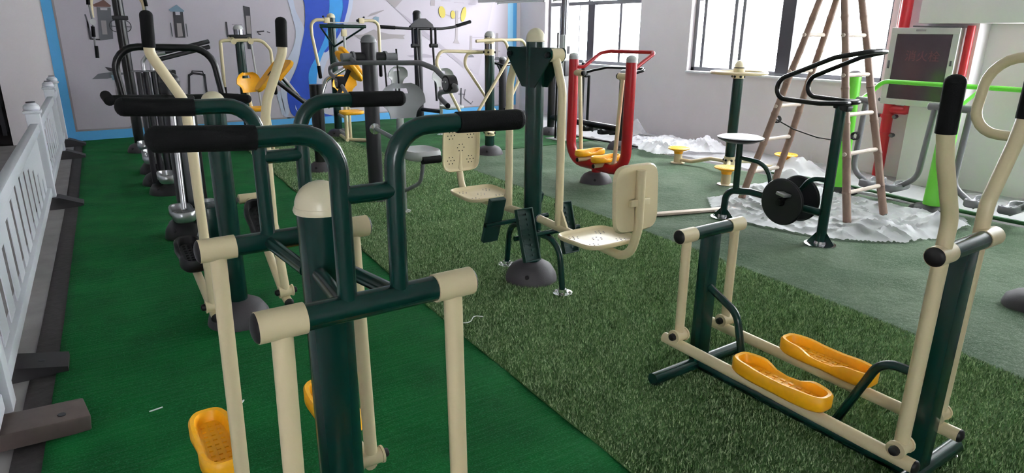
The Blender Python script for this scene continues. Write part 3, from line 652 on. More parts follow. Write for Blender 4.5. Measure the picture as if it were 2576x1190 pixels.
for sy in (1, -1):
    yt, yk, yb = cy + sy * .185, cy + sy * .258, cy + sy * .262
    arm = T('swing_arm', 'beige', Cm, [(cx, yt, 1.385), (cx, yk, 1.20), (cx, yb, .43)], .0235, [0, .16, 0], 18)
    part('sleeve', 'beige', arm, lambda b: b.tube([(cx - .04, yt, 1.382), (cx + .04, yt, 1.382)], .036, seg=20))
    zs = .405
    st = T('seat_bar', 'beige', Cm, [(cx, cy + sy * .075, zs + .02), (cx, cy + sy * .5, zs), (cx, cy + sy * .85, zs - .012), (cx, cy + sy * .90, zs + .17), (cx, cy + sy * .895, zs + .46)], .0235, [0, .2, .12, .2, 0], 16)
    part('bar_end', 'grey', st, lambda b: b.tube([(cx, cy + sy * .07, zs + .02), (cx, cy + sy * .078, zs + .02)], .026, seg=16))
    part('gusset', 'beige', st, lambda b: b.slab([(sy * .28, .41), (sy * .36, .41), (sy * .285, .53), (sy * .28, .53)], .012, Matrix(((0, 0, 1, cx - .006), (1, 0, 0, cy), (0, 1, 0, 0), (0, 0, 0, 1)))), 0)
    # dished seat plate with drilled pattern
    def plate(w, d, n=7, dish=.02, th=.006, M=Matrix.Identity(4), rr=.06, b=None):
        S = 40; vs = []; fs = []
        for k in range(S):
            t = 2 * PI * k / S; ca, sa = math.cos(t), math.sin(t)
            x = (abs(ca) ** .38) * (1 if ca > 0 else -1) * w / 2; y = (abs(sa) ** .38) * (1 if sa > 0 else -1) * d / 2
            for s_, z in ((.95, -dish - th), (1, -dish * .55), (1, 0), (.97, .004), (.93, -dish * .5), (.86, -dish), (.4, -dish), ):
                vs.append(M @ Vector((x * s_, y * s_, z)))
        for k in range(S):
            k2 = (k + 1) % S
            for j in range(6): fs.append((k * 7 + j, k2 * 7 + j, k2 * 7 + j + 1, k * 7 + j + 1))
        fs.append(tuple(k * 7 + 6 for k in range(S))); fs.append(tuple(k * 7 for k in range(S - 1, -1, -1))); b.add(vs, fs)
    Ms = Matrix.Translation((cx, cy + sy * .60, zs + .05)) @ Matrix.Rotation(sy * .03, 4, 'X')
    seat = part('seat', 'beige', Cm, lambda b: plate(.36, .33, dish=.016, M=Ms, b=b), 40)
    Mb = Matrix.Translation((cx, cy + sy * .862, zs + .315)) @ Matrix.Rotation(sy * (PI / 2 + .06), 4, 'X')
    back = part('backrest', 'beige', Cm, lambda b: plate(.30, .34, dish=.012, M=Mb, b=b), 40)
    part('back_clamp', 'beige', back, lambda b: b.box((cx, cy + sy * .898, zs + .30), (.13, .018, .035), bev=.004))
    def holes(b, M, w, d, z):
        for (u, v) in ((-.26, -.26), (.26, -.26), (0, 0), (-.26, .26), (.26, .26)):
            for k in range(7):
                rr = 0 if (k == 6 and u) else .026; a = k * PI / 3
                if k == 6 and not u: continue
                p = M @ Vector((u * w + rr * math.cos(a), v * d + rr * math.sin(a), z)); b.lathe([(.0042, 0), (.0042, .0012)], p, (M.to_3x3() @ Vector((0, 0, 1))), 6)
    dh = part('drilled_holes', 'blackplastic', back, lambda b: holes(b, Mb, .30, .34, -.0118), 0); dh['kind'] = 'stuff'
    dh = part('drilled_holes', 'm_grey', seat, lambda b: holes(b, Ms, .36, .33, -.0158), 0); dh['kind'] = 'stuff'
    # foot plates on a cross rod
    rod = T('foot_rod', 'green', Cm, [(cx - .24, cy + sy * -.16, .36), (cx + .24, cy + sy * -.16, .36)], .015)
    for sx in (-1, 1):
        Mf = Matrix.Translation((cx + (-.165 if sx < 0 else .125), cy - sy * .175, .375)) @ Matrix.Rotation(sy * -.32, 4, 'X')
        fp = part('foot_plate', 'greenmatte', rod, lambda b: (b.box(Mf @ Vector((0, 0, 0)), (.11, .014, .31), Mf.to_3x3(), .005), b.box(Mf @ Vector((-.052, -sy * .012, 0)), (.008, .03, .31), Mf.to_3x3(), .003), b.box(Mf @ Vector((.052, -sy * .012, 0)), (.008, .03, .31), Mf.to_3x3(), .003), b.box(Mf @ Vector((0, -sy * .012, -.152)), (.11, .03, .008), Mf.to_3x3(), .003), b.box(Mf @ Vector((0, -sy * .012, .152)), (.11, .03, .008), Mf.to_3x3(), .003)), 0)
        tr = part('tread', 'greenmatte', fp, lambda b: [b.box(Mf @ Vector((xx, -sy * .010, -.12 + .03 * k)), (.026, .008, .012), Mf.to_3x3()) for k in range(9) for xx in (-.025, .022)], 0); tr['kind'] = 'stuff'
    T('stay_leg', 'green', Cm, [(cx, cy + sy * .03, .33), (cx + .01, cy + sy * .26, .33), (cx + .015, cy + sy * .3, .02)], .0185, [0, .17, 0], 14)
    flange(Cm, cx + .015, cy + sy * .3, .013, .06)

# ------------------------------------------------------------------ red air walker
rx, ry = 4.49, 5.06
Rd = thing('air_walker', 'red U-framed air walker with yellow pedals near the window wall', 'fitness machine', (rx, ry, 0))
T('frame', 'red', Rd, [(rx, 5.49, 1.245), (rx, 5.49, .19), (rx, 4.64, .19), (rx, 4.64, 1.245)], .052, [0, .2, .2, 0], 18)
for yy in (5.49, 4.64): part('post_cap', 'lightgrey', Rd, lambda b: b.lathe([(.0535, 0), (.0535, .03)] + [(.052 * math.cos(k * PI / 10), .03 + .035 * math.sin(k * PI / 10)) for k in range(6)], (rx, yy, 1.24), (0, 0, 1), 18))
T('stem', 'red', Rd, [(rx, ry, .08), (rx, ry, .19)], .05, seg=18); base_dome(Rd, rx, ry, .17, .125)
T('handrail', 'red', Rd, [(rx, 5.46, 1.16), (rx + .08, 5.42, 1.165), (rx + .3, 5.42, 1.30), (rx + .36, 5.34, 1.32), (rx + .36, 4.72, 1.325), (rx + .33, 4.69, 1.31), (rx + .06, 4.67, 1.17), (rx, 4.66, 1.165)], .0185, [0, .05, .06, .06, .05, .05, .05, 0], 12)
for yp, yb, sg, zp in ((5.385, 5.315, -1, .29), (4.745, 4.80, 1, .265)):
    piv = T('pivot_sleeve', 'beige', Rd, [(rx, yp - sg * .07, 1.105), (rx, yp + sg * .05, 1.105)], .032, seg=16)
    nut(piv, (rx, yp + sg * .05, 1.105), (0, sg, 0), .03, .03)
    T('swing_leg', 'beige', Rd, [(rx, yp, 1.1), (rx, yb, zp - .03), (rx, yb + sg * .14, zp - .045)], .021, [0, .07, 0], 12)
    pt = T('pedal_tube', 'beige', Rd, [(rx - .16, yb + sg * .13, zp - .045), (rx + .14, yb + sg * .13, zp - .045)], .022)
    for sx, xx in ((-1, rx - .16), (1, rx + .14)): part('end_cap', 'blackplastic', pt, lambda b: b.dome((xx, yb + sg * .13, zp - .045), .023, .012, (sx, 0, 0), 12, 3))
    pedal(Rd, (rx + .01, yb + sg * .13, zp), L=.36, Wd=.15, H=.05, ang=0, low_side=-1 if sg > 0 else -1)

# ------------------------------------------------------------------ black air walker behind it
bx_, by_ = 6.13, 7.05
K = thing('air_walker', 'black air walker with dark pedals against the window wall, behind the red one', 'fitness machine', (bx_, by_, 0))
for yy, h in ((8.0, 1.2), (6.46, 1.0)):
    T('post', 'blackpaint', K, [(bx_, yy, .02), (bx_, yy, h)], .055, seg=16); base_dome(K, bx_, yy, .17, .13)
    postcap(K, bx_, yy, h, .057, .05, 'grey')
T('low_bar', 'blackpaint', K, [(bx_, 8.0, .275), (bx_, 6.46, .275)], .045, seg=16)
T('handrail', 'blackpaint', K, [(bx_ + .02, 7.29, .96), (bx_ + .1, 7.2, 1.0), (bx_ + .22, 7.04, 1.045), (bx_ + .24, 6.34, 1.06), (bx_ + .16, 6.28, 1.04), (bx_, 6.44, .965)], .018, [0, .05, .06, .06, .03, 0], 12)
T('upright', 'blackpaint', K, [(bx_ + .02, 7.31, .275), (bx_ + .02, 7.31, 1.10)], .026); part('upright_cap', 'lightgrey', K, lambda b: b.dome((bx_ + .02, 7.31, 1.10), .03, .03))
for yy, yb in ((7.27, 7.14), (6.56, 6.78)):
    T('swing_leg', 'blackpaint', K, [(bx_ + .1, yy, .93), (bx_ + .1, yy, .2), (bx_ + .1, yb, .17)], .02, [0, .06, 0]); nut(K, (bx_ + .06, yy, .93), (-1, 0, 0), .03, .05)
    pedal(K, (bx_ + .02, yb - .05, .20), L=.36, Wd=.15, H=.05, ang=.1, m='blackplastic')

# ------------------------------------------------------------------ display stand
S = thing('display_stand', 'tall chrome and grey stand with a small sign box in front of the left window', 'stand', (5.976, 7.527, 0))
part('foot_plate', 'lightgrey', S, lambda b: b.box((5.976, 7.527, .022), (.34, .34, .012), rotz(.1), .003)); part('column', 'lightgrey', S, lambda b: b.box((5.976, 7.527, .75), (.13, .09, 1.45), None, .006))
T('pole', 'steel', S, [(5.965, 7.53, 1.47), (5.965, 7.53, 2.5)], .05, seg=20); T('side_tube', 'blackpaint', S, [(5.90, 7.585, .03), (5.90, 7.585, 1.5)], .014)
sb = part('sign_box', 'm_white', S, lambda b: b.box((5.99, 7.475, 1.3), (.12, .03, .34), None, .004)); part('slot', 'm_black', sb, lambda b: b.box((5.99, 7.458, 1.27), (.04, .006, .10))); part('socket', 'greypanel', S, lambda b: b.box((5.985, 7.47, 1.02), (.085, .035, .2), None, .004))

# ------------------------------------------------------------------ waist twister
tx, ty = 6.13, 4.68
Tw = thing('waist_twister', 'green post waist twister with yellow turning discs, left of the bamboo ladder', 'fitness machine', (tx, ty, 0))
T('post', 'green', Tw, [(tx, ty, .18), (tx, ty, 1.06)], .055, seg=20)
low = T('lower_sleeve', 'beige', Tw, [(tx, ty, .02), (tx, ty, .19)], .06, seg=20); up = T('upper_sleeve', 'beige', Tw, [(tx, ty, 1.045), (tx, ty, 1.15)], .06, seg=20)
postcap(Tw, tx, ty, 1.15, .055, .085)
part('cap_band', 'm_black', Tw, lambda b: b.tube([(tx, ty, 1.152), (tx, ty, 1.162)], .0575, seg=20))
part('handle_ring', 'beige', Tw, lambda b: b.tube([(tx + .29 * math.cos(a), ty + .29 * math.sin(a), 1.105) for a in (2 * PI * k / 36 for k in range(37))], .016, 0, 10, False))
for k in range(3):
    a = k * 2 * PI / 3 + .5; T('ring_spoke', 'beige', Tw, [(tx + .05 * math.cos(a), ty + .05 * math.sin(a), 1.105), (tx + .29 * math.cos(a), ty + .29 * math.sin(a), 1.105)], .012)
for k in range(6):
    a = k * PI / 3; nut(up, (tx + .058 * math.cos(a), ty + .058 * math.sin(a), 1.065), (math.cos(a), math.sin(a), 0)); nut(low, (tx + .058 * math.cos(a), ty + .058 * math.sin(a), .15), (math.cos(a), math.sin(a), 0))
for dx_, dy_ in ((6.05, 5.36), (5.57, 4.27), (6.78, 4.41)):
    dv = Vector((dx_ - tx, dy_ - ty)); u = dv.normalized()
    T('arm', 'beige', Tw, [(tx, ty, .13), (tx + dv.x * .35, ty + dv.y * .35, .13), (tx + dv.x * .72, ty + dv.y * .72, .055), (dx_, dy_, .055)], .022, [0, .1, .1, 0])
    st = T('stub', 'beige', Tw, [(dx_, dy_, .016), (dx_, dy_, .13)], .048, seg=18); part('stub_flange', 'cap', st, lambda b: b.lathe([(.085, 0), (.085, .008), (.05, .014)], (dx_, dy_, .012), (0, 0, 1), 20))
    d = part('turning_disc', 'yellow', Tw, lambda b: b.lathe([(.05, 0), (.055, .03), (.125, .058), (.128, .068), (.12, .074), (.02, .074)], (dx_, dy_, .125), (0, 0, 1), 28), 40)
    sd = part('studs', 'yellow', d, lambda b: [b.lathe([(.005, 0), (.003, .004)], (dx_ + i * .022 + (j % 2) * .011, dy_ + j * .019, .198), (0, 0, 1), 5) for i in range(-5, 6) for j in range(-5, 6) if (i * .022 + (j % 2) * .011) ** 2 + (j * .019) ** 2 < .0121], 0); sd['kind'] = 'stuff'

# ------------------------------------------------------------------ exercise bike
kx = 4.5
Bk = thing('exercise_bike', 'dark green exercise bike with flywheel discs beside the bamboo ladder', 'exercise bike', (kx, 3.0, 0))
T('steering_post', 'green', Bk, [(kx, 2.553, .02), (kx, 2.553, 1.03)], .036, seg=18)
fl = flange(Bk, kx, 2.553, .016, .11)
for k in range(4):
    a = k * PI / 2 + .4; part('fin', 'green', fl, lambda b: b.slab([(.03, 0), (.095, 0), (.03, .09)], .006, Matrix.Translation((kx, 2.553, .026)) @ Matrix.Rotation(a, 4, 'Z') @ Matrix.Rotation(PI / 2, 4, 'X')), 0)
T('seat_post', 'green', Bk, [(kx, 3.34, .25), (kx, 3.35, .665)], .026, seg=16)
T('main_tube', 'green', Bk, [(kx, 3.44, .03), (kx, 3.43, .255), (kx, 3.2, .285), (kx, 2.93, .275)], .028, [0, .1, .1, 0], 14)
fl2 = flange(Bk, kx, 3.44, .016, .10)
for k in range(4):
    a = k * PI / 2 + .4; part('fin', 'green', fl2, lambda b: b.slab([(.025, 0), (.085, 0), (.025, .07)], .006, Matrix.Translation((kx, 3.44, .026)) @ Matrix.Rotation(a, 4, 'Z') @ Matrix.Rotation(PI / 2, 4, 'X')), 0)
T('curved_stay', 'green', Bk, [(kx, 3.345, .545), (kx, 3.07, .535), (kx, 3.0, .29)], .0175, [0, .16, 0], 12)
T('upper_stay', 'green', Bk, [(kx, 2.56, .505), (kx, 2.70, .49), (kx, 2.80, .34)], .0185, [0, .12, 0], 12)
T('lower_stay', 'green', Bk, [(kx, 2.56, .255), (kx, 2.86, .26)], .03, 0, 14)
part('saddle', 'blackpaint', Bk, lambda b: b.lathe([(.02, -.05), (.12, -.035), (.175, -.01), (.185, .004), (.16, .012), (.02, .005)], (kx, 3.35, .705), (0, 0, 1), 26), 40)
ax_ = T('axle', 'blackplastic', Bk, [(kx - .16, 2.84, .295), (kx + .16, 2.84, .295)], .022)
for sx in (-1, 1):
    w = part('flywheel', 'darkgrey', Bk, lambda b: b.lathe([(.166, -.012), (.172, -.006), (.172, .006), (.166, .012), (.02, .014)], (kx + sx * .105, 2.84, .295), (sx, 0, 0), 40), 40)
    part('wheel_rim', 'blackpaint', w, lambda b: b.tube([(kx + sx * .105, 2.84 + .171 * math.cos(a), .295 + .171 * math.sin(a)) for a in (2 * PI * k / 36 for k in range(37))], .008, 0, 6, False))
    part('hub_cap', 'black', w, lambda b: b.lathe([(.032, 0), (.03, .012), (.015, .018)], (kx + sx * .118, 2.84, .295), (sx, 0, 0), 16))
    ck = T('crank', 'blackplastic', Bk, [(kx + sx * .13, 2.83, .30), (kx + sx * .14, 2.80 - (.02 if sx < 0 else -.1), .30 + (.055 if sx < 0 else -.09))], .013)
    part('pedal', 'silver' if sx < 0 else 'blackplastic', ck, lambda b: b.box((kx + sx * .19, 2.78 + (0 if sx < 0 else .12), .375 - (0 if sx < 0 else .16)), (.09, .075, .022), euler(.2, .1, 0), .004))
def hb(sx):
    return [(kx, 2.56, 1.035), (kx, 2.50, 1.055), (kx + sx * .10, 2.47, 1.06), (kx + sx * .17, 2.62, 1.05), (kx + sx * .19, 2.94, 1.06), (kx + sx * .19, 2.95, 1.19), (kx + sx * .17, 2.55, 1.36), (kx + sx * .12, 2.36, 1.40), (kx, 2.35, 1.405)]
for sx in (-1, 1): T('handlebar', 'blackpaint', Bk, hb(sx), .0165, [0, .03, .06, .1, .1, .12, .2, .06, 0], 12)
part('clamp', 'blackplastic', Bk, lambda b: b.box((kx, 2.54, 1.025), (.07, .11, .04), euler(.2, 0, 0), .008))

# ------------------------------------------------------------------ bamboo step ladder
Ld = thing('bamboo_ladder', 'tall weathered bamboo step ladder standing open on plastic film', 'ladder', (5.4, 3.25, 0))
def pole(p0, p1, r0, r1):
    def fn(b):
        P0, P1 = Vector(p0), Vector(p1); n = 9; side = (P1 - P0).cross(Vector((0, 1, 0))).normalized()
        for k in range(n):
            a = P0.lerp(P1, k / n) + side * .006 * math.sin(k * 2.1); c = P0.lerp(P1, (k + 1) / n) + side * .006 * math.sin((k + 1) * 2.1)
            ra = r0 + (r1 - r0) * k / n; rc = r0 + (r1 - r0) * (k + 1) / n; d = (c - a)
            b.lathe([(ra * 1.12, 0), (ra, .02), (ra * .97, d.length * .5), (rc, d.length - .02), (rc * 1.12, d.length)], a, d, 12, True)
    return part('pole', 'bamboo', Ld, fn, 40)
zt = 2.45
sides = (((5.16, 3.76), (5.62, 3.76), 5.47, 5.63, 3.24), ((5.12, 2.70), (5.69, 2.70), 5.235, 5.36, 3.2))
for (fa, fb_, xa, xb, yt) in sides:
    pa, pb = Vector((*fa, .02)), Vector((*fb_, .02)); ta, tb = Vector((xa, yt, zt)), Vector((xb, yt, zt))
    pole(pa, ta, .032, .026); pole(pb, tb, .032, .026)
    for k in range(7):
        t = .11 + .125 * k
        q0, q1 = pa.lerp(ta, t), pb.lerp(tb, t); e = (q1 - q0).normalized() * .035
        part('rung', 'rung', Ld, lambda b: b.lathe([(.016, 0), (.018, .05), (.0155, (q1 - q0).length * .5), (.018, (q1 - q0).length + .02), (.016, (q1 - q0).length + .07)], q0 - e, q1 - q0, 10))
T('top_pin', 'bamboo', Ld, [(5.1, 3.22, zt - .03), (5.75, 3.22, zt - .03)], .018)
cd = T('tie_cord', 'cord', Ld, [(5.33, 3.61, .77), (5.36, 3.45, .70), (5.34, 3.2, .66), (5.32, 3.0, .66), (5.31, 2.87, .70)], .006, .1, 6)
for yy, xx, zz in ((3.61, 5.33, .77), (2.86, 5.3, .72)):
    part('cord_knot', 'cord', cd, lambda b: [b.tube([(xx + .03 * math.sin(k), yy + .028 * math.cos(a), zz + .028 * math.sin(a)) for a in (2 * PI * i / 12 for i in range(13))], .006, 0, 6, False) for k in (0, .6, 1.2)])

# ------------------------------------------------------------------ lime green air walker by the column
gx = 6.3
Gw = thing('air_walker', 'lime green double air walker with grey legs by the hose cabinet', 'fitness machine', (gx, 2.6, 0))
for yy in (3.49, 2.59, 1.69):
    part('post', 'lime', Gw, lambda b: b.lathe([(.085, .02), (.08, .3), (.07, .8), (.062, 1.13)], (gx, yy, 0), (0, 0, 1), 20), 40); postcap(Gw, gx, yy, 1.128, .064, .06, 'grey'); base_dome(Gw, gx, yy, .19, .07, 'blackplastic')
T('handrail', 'lime', Gw, [(gx, 3.46, .86), (gx + .22, 3.42, .98), (gx + .26, 3.35, 1.085), (gx + .26, 1.6, 1.085), (gx, 1.69, .9)], .021, [0, .1, .1, .1, 0], 12)
T('handrail_stay', 'lime', Gw, [(gx, 2.6, .86), (gx + .25, 2.5, 1.08)], .015)
for yc, tw in ((2.59, 1),):
    pb_ = T('pivot_bar', 'grey', Gw, [(gx, 2.78, .915), (gx, 2.40, .915)], .032, seg=16)
    for sy, yy in ((1, 2.78), (-1, 2.40)): part('end_cap', 'lightgrey', pb_, lambda b: b.dome((gx, yy, .915), .031, .015, (0, sy, 0), 14, 3))
    T('pivot_bar', 'grey', Gw, [(gx, 3.49, .915), (gx, 3.30, .915)], .032, seg=16)
for pts, pc in (([(gx, 2.73, .9), (gx - .01, 2.76, .28), (gx, 2.98, .115)], (gx, 2.93)), ([(gx, 3.34, .9), (gx, 3.36, .25), (gx, 3.15, .115)], (gx, 3.15)), ([(gx, 2.45, .9), (gx, 2.47, .26), (gx, 2.26, .115)], (gx, 2.25)), ([(gx, 1.86, .9), (gx, 1.85, .26), (gx, 2.02, .115)], (gx, 2.0))):
    lg = T('swing_leg', 'grey', Gw, pts, .026, [0, .16, 0], 12)
    pedal(Gw, (gx, pc[1], .15), L=.36, Wd=.14, H=.05, ang=0, m='grey')

# ------------------------------------------------------------------ beige loop machine at the right edge
Lp = thing('hand_trainer', 'beige tubular loop handle machine cut off by the right edge of the picture', 'fitness machine', (3.62, .62, 0))
T('post', 'green', Lp, [(3.62, .62, .02), (3.62, .62, 1.5)], .054, seg=20); postcap(Lp, 3.62, .62, 1.5, .057, .06)
base_dome(Lp, 3.62, .62); 
T('loop_handle', 'beige', Lp, [(3.62, .65, 1.415), (3.62, 1.365, 1.415), (3.62, 1.395, 1.065), (3.62, .65, 1.045)], .0235, [0, .15, .11, 0], 14)
dm = thing('spare_cover', 'dark plastic base cover lying on the turf at the right picture edge', 'cover', (4.44, 1.2, 0))
part('shell', 'base_dome', dm, lambda b: b.lathe([(.15, .014), (.15, .03), (.14, .07), (.1, .1), (.055, .115)], (4.44, 1.2, 0), (0, 0, 1), 22), 40)

# ------------------------------------------------------------------ grey seesaw arm machine (middle lane, second)
gx0, gy0 = 2.294, 5.626
Gm = thing('seesaw_trainer', 'charcoal post trainer with a long grey seesaw tube and grey moulded seat', 'fitness machine', (gx0, gy0, 0))
T('post', 'darkgrey', Gm, [(gx0, gy0, .02), (gx0, gy0, 1.405)], .066, seg=22); postcap(Gm, gx0, gy0, 1.402, .069, .068, 'grey'); base_dome(Gm, gx0, gy0, .17, .12)
pv = T('pivot_tube', 'blackplastic', Gm, [(gx0 - .14, gy0, 1.28), (gx0 + .14, gy0, 1.28)], .042, seg=18)
for sx in (-1, 1):
    part('pivot_flange', 'grey', pv, lambda b: b.tube([(gx0 + sx * .14, gy0, 1.28), (gx0 + sx * .16, gy0, 1.28)], .052, seg=18)); part('pivot_hub', 'grey', pv, lambda b: b.tube([(gx0 + sx * .16, gy0, 1.28), (gx0 + sx * .25, gy0, 1.28)], .036, seg=16))
for sx, xx in ((-1, 2.12),):
    k = xx / 2.12 if sx < 0 else 1.0
    dz = 0 if sx < 0 else -.02; y_r = 3.86 if sx < 0 else 4.25; y_l = 5.92 if sx < 0 else 6.6
    tb = T('seesaw_tube', 'grey', Gm, [(xx, y_l, 1.05), (xx, y_l + .33, 1.145), (xx, y_l + .1, 1.205), (xx, gy0, 1.235), (xx, y_r + .42, 1.29), (xx, y_r + .2, 1.26), (xx, y_r, 1.175)], .0185, [0, .05, .05, .2, .12, .1, 0], 12)
    T('hanger', 'grey', tb, [(xx, gy0, 1.28), (xx, gy0 - .12, 1.24)], .02)
    for yd, zd, hp in ((y_r, 1.175, [(xx, y_r, 1.175), (xx, y_r - .145, 1.15), (xx + .01, y_r + .225, 1.098), (xx + .01, y_r + .055, 1.03)]), (y_l, 1.05, [(xx, y_l, 1.05), (xx, y_l - .19, .945), (xx, y_l - .75, .95)])):
        part('joint_disc', 'blackplastic', tb, lambda b: b.tube([(xx - .03, yd, zd), (xx + .03, yd, zd)], .055, seg=20)); part('joint_plate', 'grey', tb, lambda b: b.tube([(xx - .036, yd, zd), (xx - .03, yd, zd)], .04, seg=16))
        for dy in (-.018, .018): nut(tb, (xx - .036, yd + dy, zd + .012), (-1, 0, 0), .007, .008, 'chrome', 'bolt')
        hh = T('hand_grip_bar', 'grey', tb, hp, .0165, [0, .04] + ([.06, 0] if len(hp) == 4 else [0]), 12)
        nut(hh, hp[-1], Vector(hp[-1]) - Vector(hp[-2]), .0175, .02, 'black', 'bar_end')
sx0, sy0 = 2.303, 5.05
T('seat_post', 'silver', Gm, [(sx0, sy0, .02), (sx0, sy0, .95)], .028, seg=14); flange(Gm, sx0, sy0, .014, .06, 'lightgrey')
lk = T('link_arm', 'silver', Gm, [(gx0, gy0 - .06, .665), (sx0, sy0, .61)], .019)
part('link_flange', 'chrome', lk, lambda b: b.lathe([(.05, 0), (.05, .006), (.025, .012)], (gx0 - .01, gy0 - .068, .665), (-.1, -1, 0), 16))
seat_shell(Gm, (sx0, sy0 - .03, .955), .38, .28, -.15, 'seatgrey', lean=.12)
seat_pan(Gm, (sx0 + .02, sy0 - .30, .60), .28, .34, 0, 'lightgrey', h=.075)
T('seat_stay', 'grey', Gm, [(sx0 + .07, sy0 - .28, .55), (sx0 + .06, sy0 - .22, .3), (sx0, sy0, .19)], .016, [0, .12, 0]); part('roller', 'black', Gm, lambda b: b.tube([(sx0 - .04, sy0 - .46, .535), (sx0 + .12, sy0 - .46, .535)], .03, seg=14))
T('seat_rail', 'silver', Gm, [(sx0, sy0, .52), (sx0 + .06, sy0 - .4, .525)], .02)

# ------------------------------------------------------------------ paddle bench machine (middle lane, third)
px0, py0 = 2.283, 7.125
Pm = thing('leg_stretch_machine', 'short glossy black post with slanting arms and paired yellow boards', 'fitness machine', (px0, py0, 0))
T('post', 'blackpaint', Pm, [(px0, py0, .02), (px0, py0, .94)], .068, seg=22); part('post_top', 'darkgrey', Pm, lambda b: b.tube([(px0, py0, .94), (px0, py0, .948)], .07, seg=22)); base_dome(Pm, px0, py0)
def board(c, tl, yaw, m='yellow'):
    M = Matrix.Translation(c) @ Matrix.Rotation(yaw, 4, 'Z') @ Matrix.Rotation(tl, 4, 'Y')
    S = 32; poly = [((abs(math.cos(t)) ** .5) * (1 if math.cos(t) > 0 else -1) * .195, (abs(math.sin(t)) ** .6) * (1 if math.sin(t) > 0 else -1) * .125 * (1 + .12 * math.cos(t))) for t in (2 * PI * k / S for k in range(S))]
    def fn(b):
        vs = []; fs = []
        for (s_, z) in ((.93, -.022), (1, -.012), (1, .008), (.95, .02), (.7, .012), (.35, .008)):
            vs += [M @ Vector((x * s_, y * s_, z)) for x, y in poly]
        for j in range(5):
            for k in range(S): fs.append((j * S + k, j * S + (k + 1) % S, (j + 1) * S + (k + 1) % S, (j + 1) * S + k))
        fs.append(tuple(range(S - 1, -1, -1))); fs.append(tuple(5 * S + k for k in range(S))); b.add(vs, fs)
    o = part('padded_board', m, Pm, fn, 45)
    part('hand_slot', 'm_black', o, lambda b: b.box(M @ Vector((.02, -.03, .016)), (.05, .02, .006), M.to_3x3()))
    return o
for pts in ([(2.22, 7.06, .70), (2.14, 7.02, .755), (1.82, 6.95, 1.02)], [(2.22, 7.2, .74), (2.14, 7.25, .79), (1.97, 7.3, 1.05)], [(2.34, 7.05, .76), (2.46, 7.0, .80), (2.60, 6.95, 1.10)], [(2.34, 7.2, .78), (2.44, 7.25, .98), (2.76, 7.3, 1.14)]):
    T('slanting_arm', 'chrome' if pts[1][1] > 7.1 else 'darkgrey', Pm, pts, .024, [0, .08, 0], 12)
for yy in (7.0, 7.25): nut(Pm, (px0 + .066, yy - .03 if yy < 7.1 else py0, .72), (1, -.3, 0), .016, .02)
board((1.76, 6.95, 1.06), -.86, 0); board((1.955, 7.3, 1.05), -.80, .1); board((2.60, 6.95, 1.14), .92, 0); board((2.76, 7.3, 1.17), .95, -.1)

# ------------------------------------------------------------------ shoulder press with yellow seats, left of the ribbon
hx, hy = 1.965, 9.0
Hm = thing('shoulder_press', 'green post press machine with beige arch arms, yellow seat, left of blue ribbon', 'fitness machine', (hx, hy, 0))
T('post', 'green', Hm, [(hx, hy, .02), (hx, hy, 1.5)], .056, seg=20); postcap(Hm, hx, hy, 1.5, .06, .06, 'lightgrey'); part('top_band', 'steel', Hm, lambda b: b.tube([(hx, hy, 1.41), (hx, hy, 1.5)], .0575, seg=20)); base_dome(Hm, hx, hy)
part('bracket', 'blackplastic', Hm, lambda b: b.box((hx, hy - .02, 1.415), (.24, .12, .05), None, .01))
cb = T('arch_bar', 'beige', Hm, [(1.70, 8.86, .80), (1.715, 8.86, 1.36), (1.76, 8.86, 1.372), (2.2, 8.86, 1.378), (2.30, 8.86, 1.26), (2.31, 8.86, .86)], .02, [0, .05, .04, .14, .1, 0], 12)
grip(cb, [(1.70, 8.86, .82), (1.70, 8.86, .70)], .024); grip(cb, [(2.31, 8.86, .88), (2.31, 8.86, .72)], .024)
for xx in (hx - .1, hx + .1): T('pivot_lug', 'beige', Hm, [(xx, 9.0, 1.39), (xx, 8.84, 1.36)], .035)
T('side_rod', 'lightgrey', Hm, [(hx + .12, 8.93, 1.36), (hx + .14, 8.8, .5)], .012)
seat_shell(Hm, (1.94, 8.72, .875), .31, .24, .25, 'yellow', lean=.15); seat_pan(Hm, (2.0, 8.6, .585), .26, .26, .1, 'yellow')
for xx, yy in ((1.9, 8.56), (2.12, 8.56)): T('seat_leg', 'beige', Hm, [(xx, yy, .56), (xx + .02, yy, .02)], .019)
T('seat_rail', 'beige', Hm, [(1.94, 8.75, .8), (1.97, 8.72, .5), (hx, hy, .42)], .02, [0, .08, 0]); T('foot_rail', 'beige', Hm, [(1.86, 8.54, .035), (2.2, 8.54, .035)], .022)

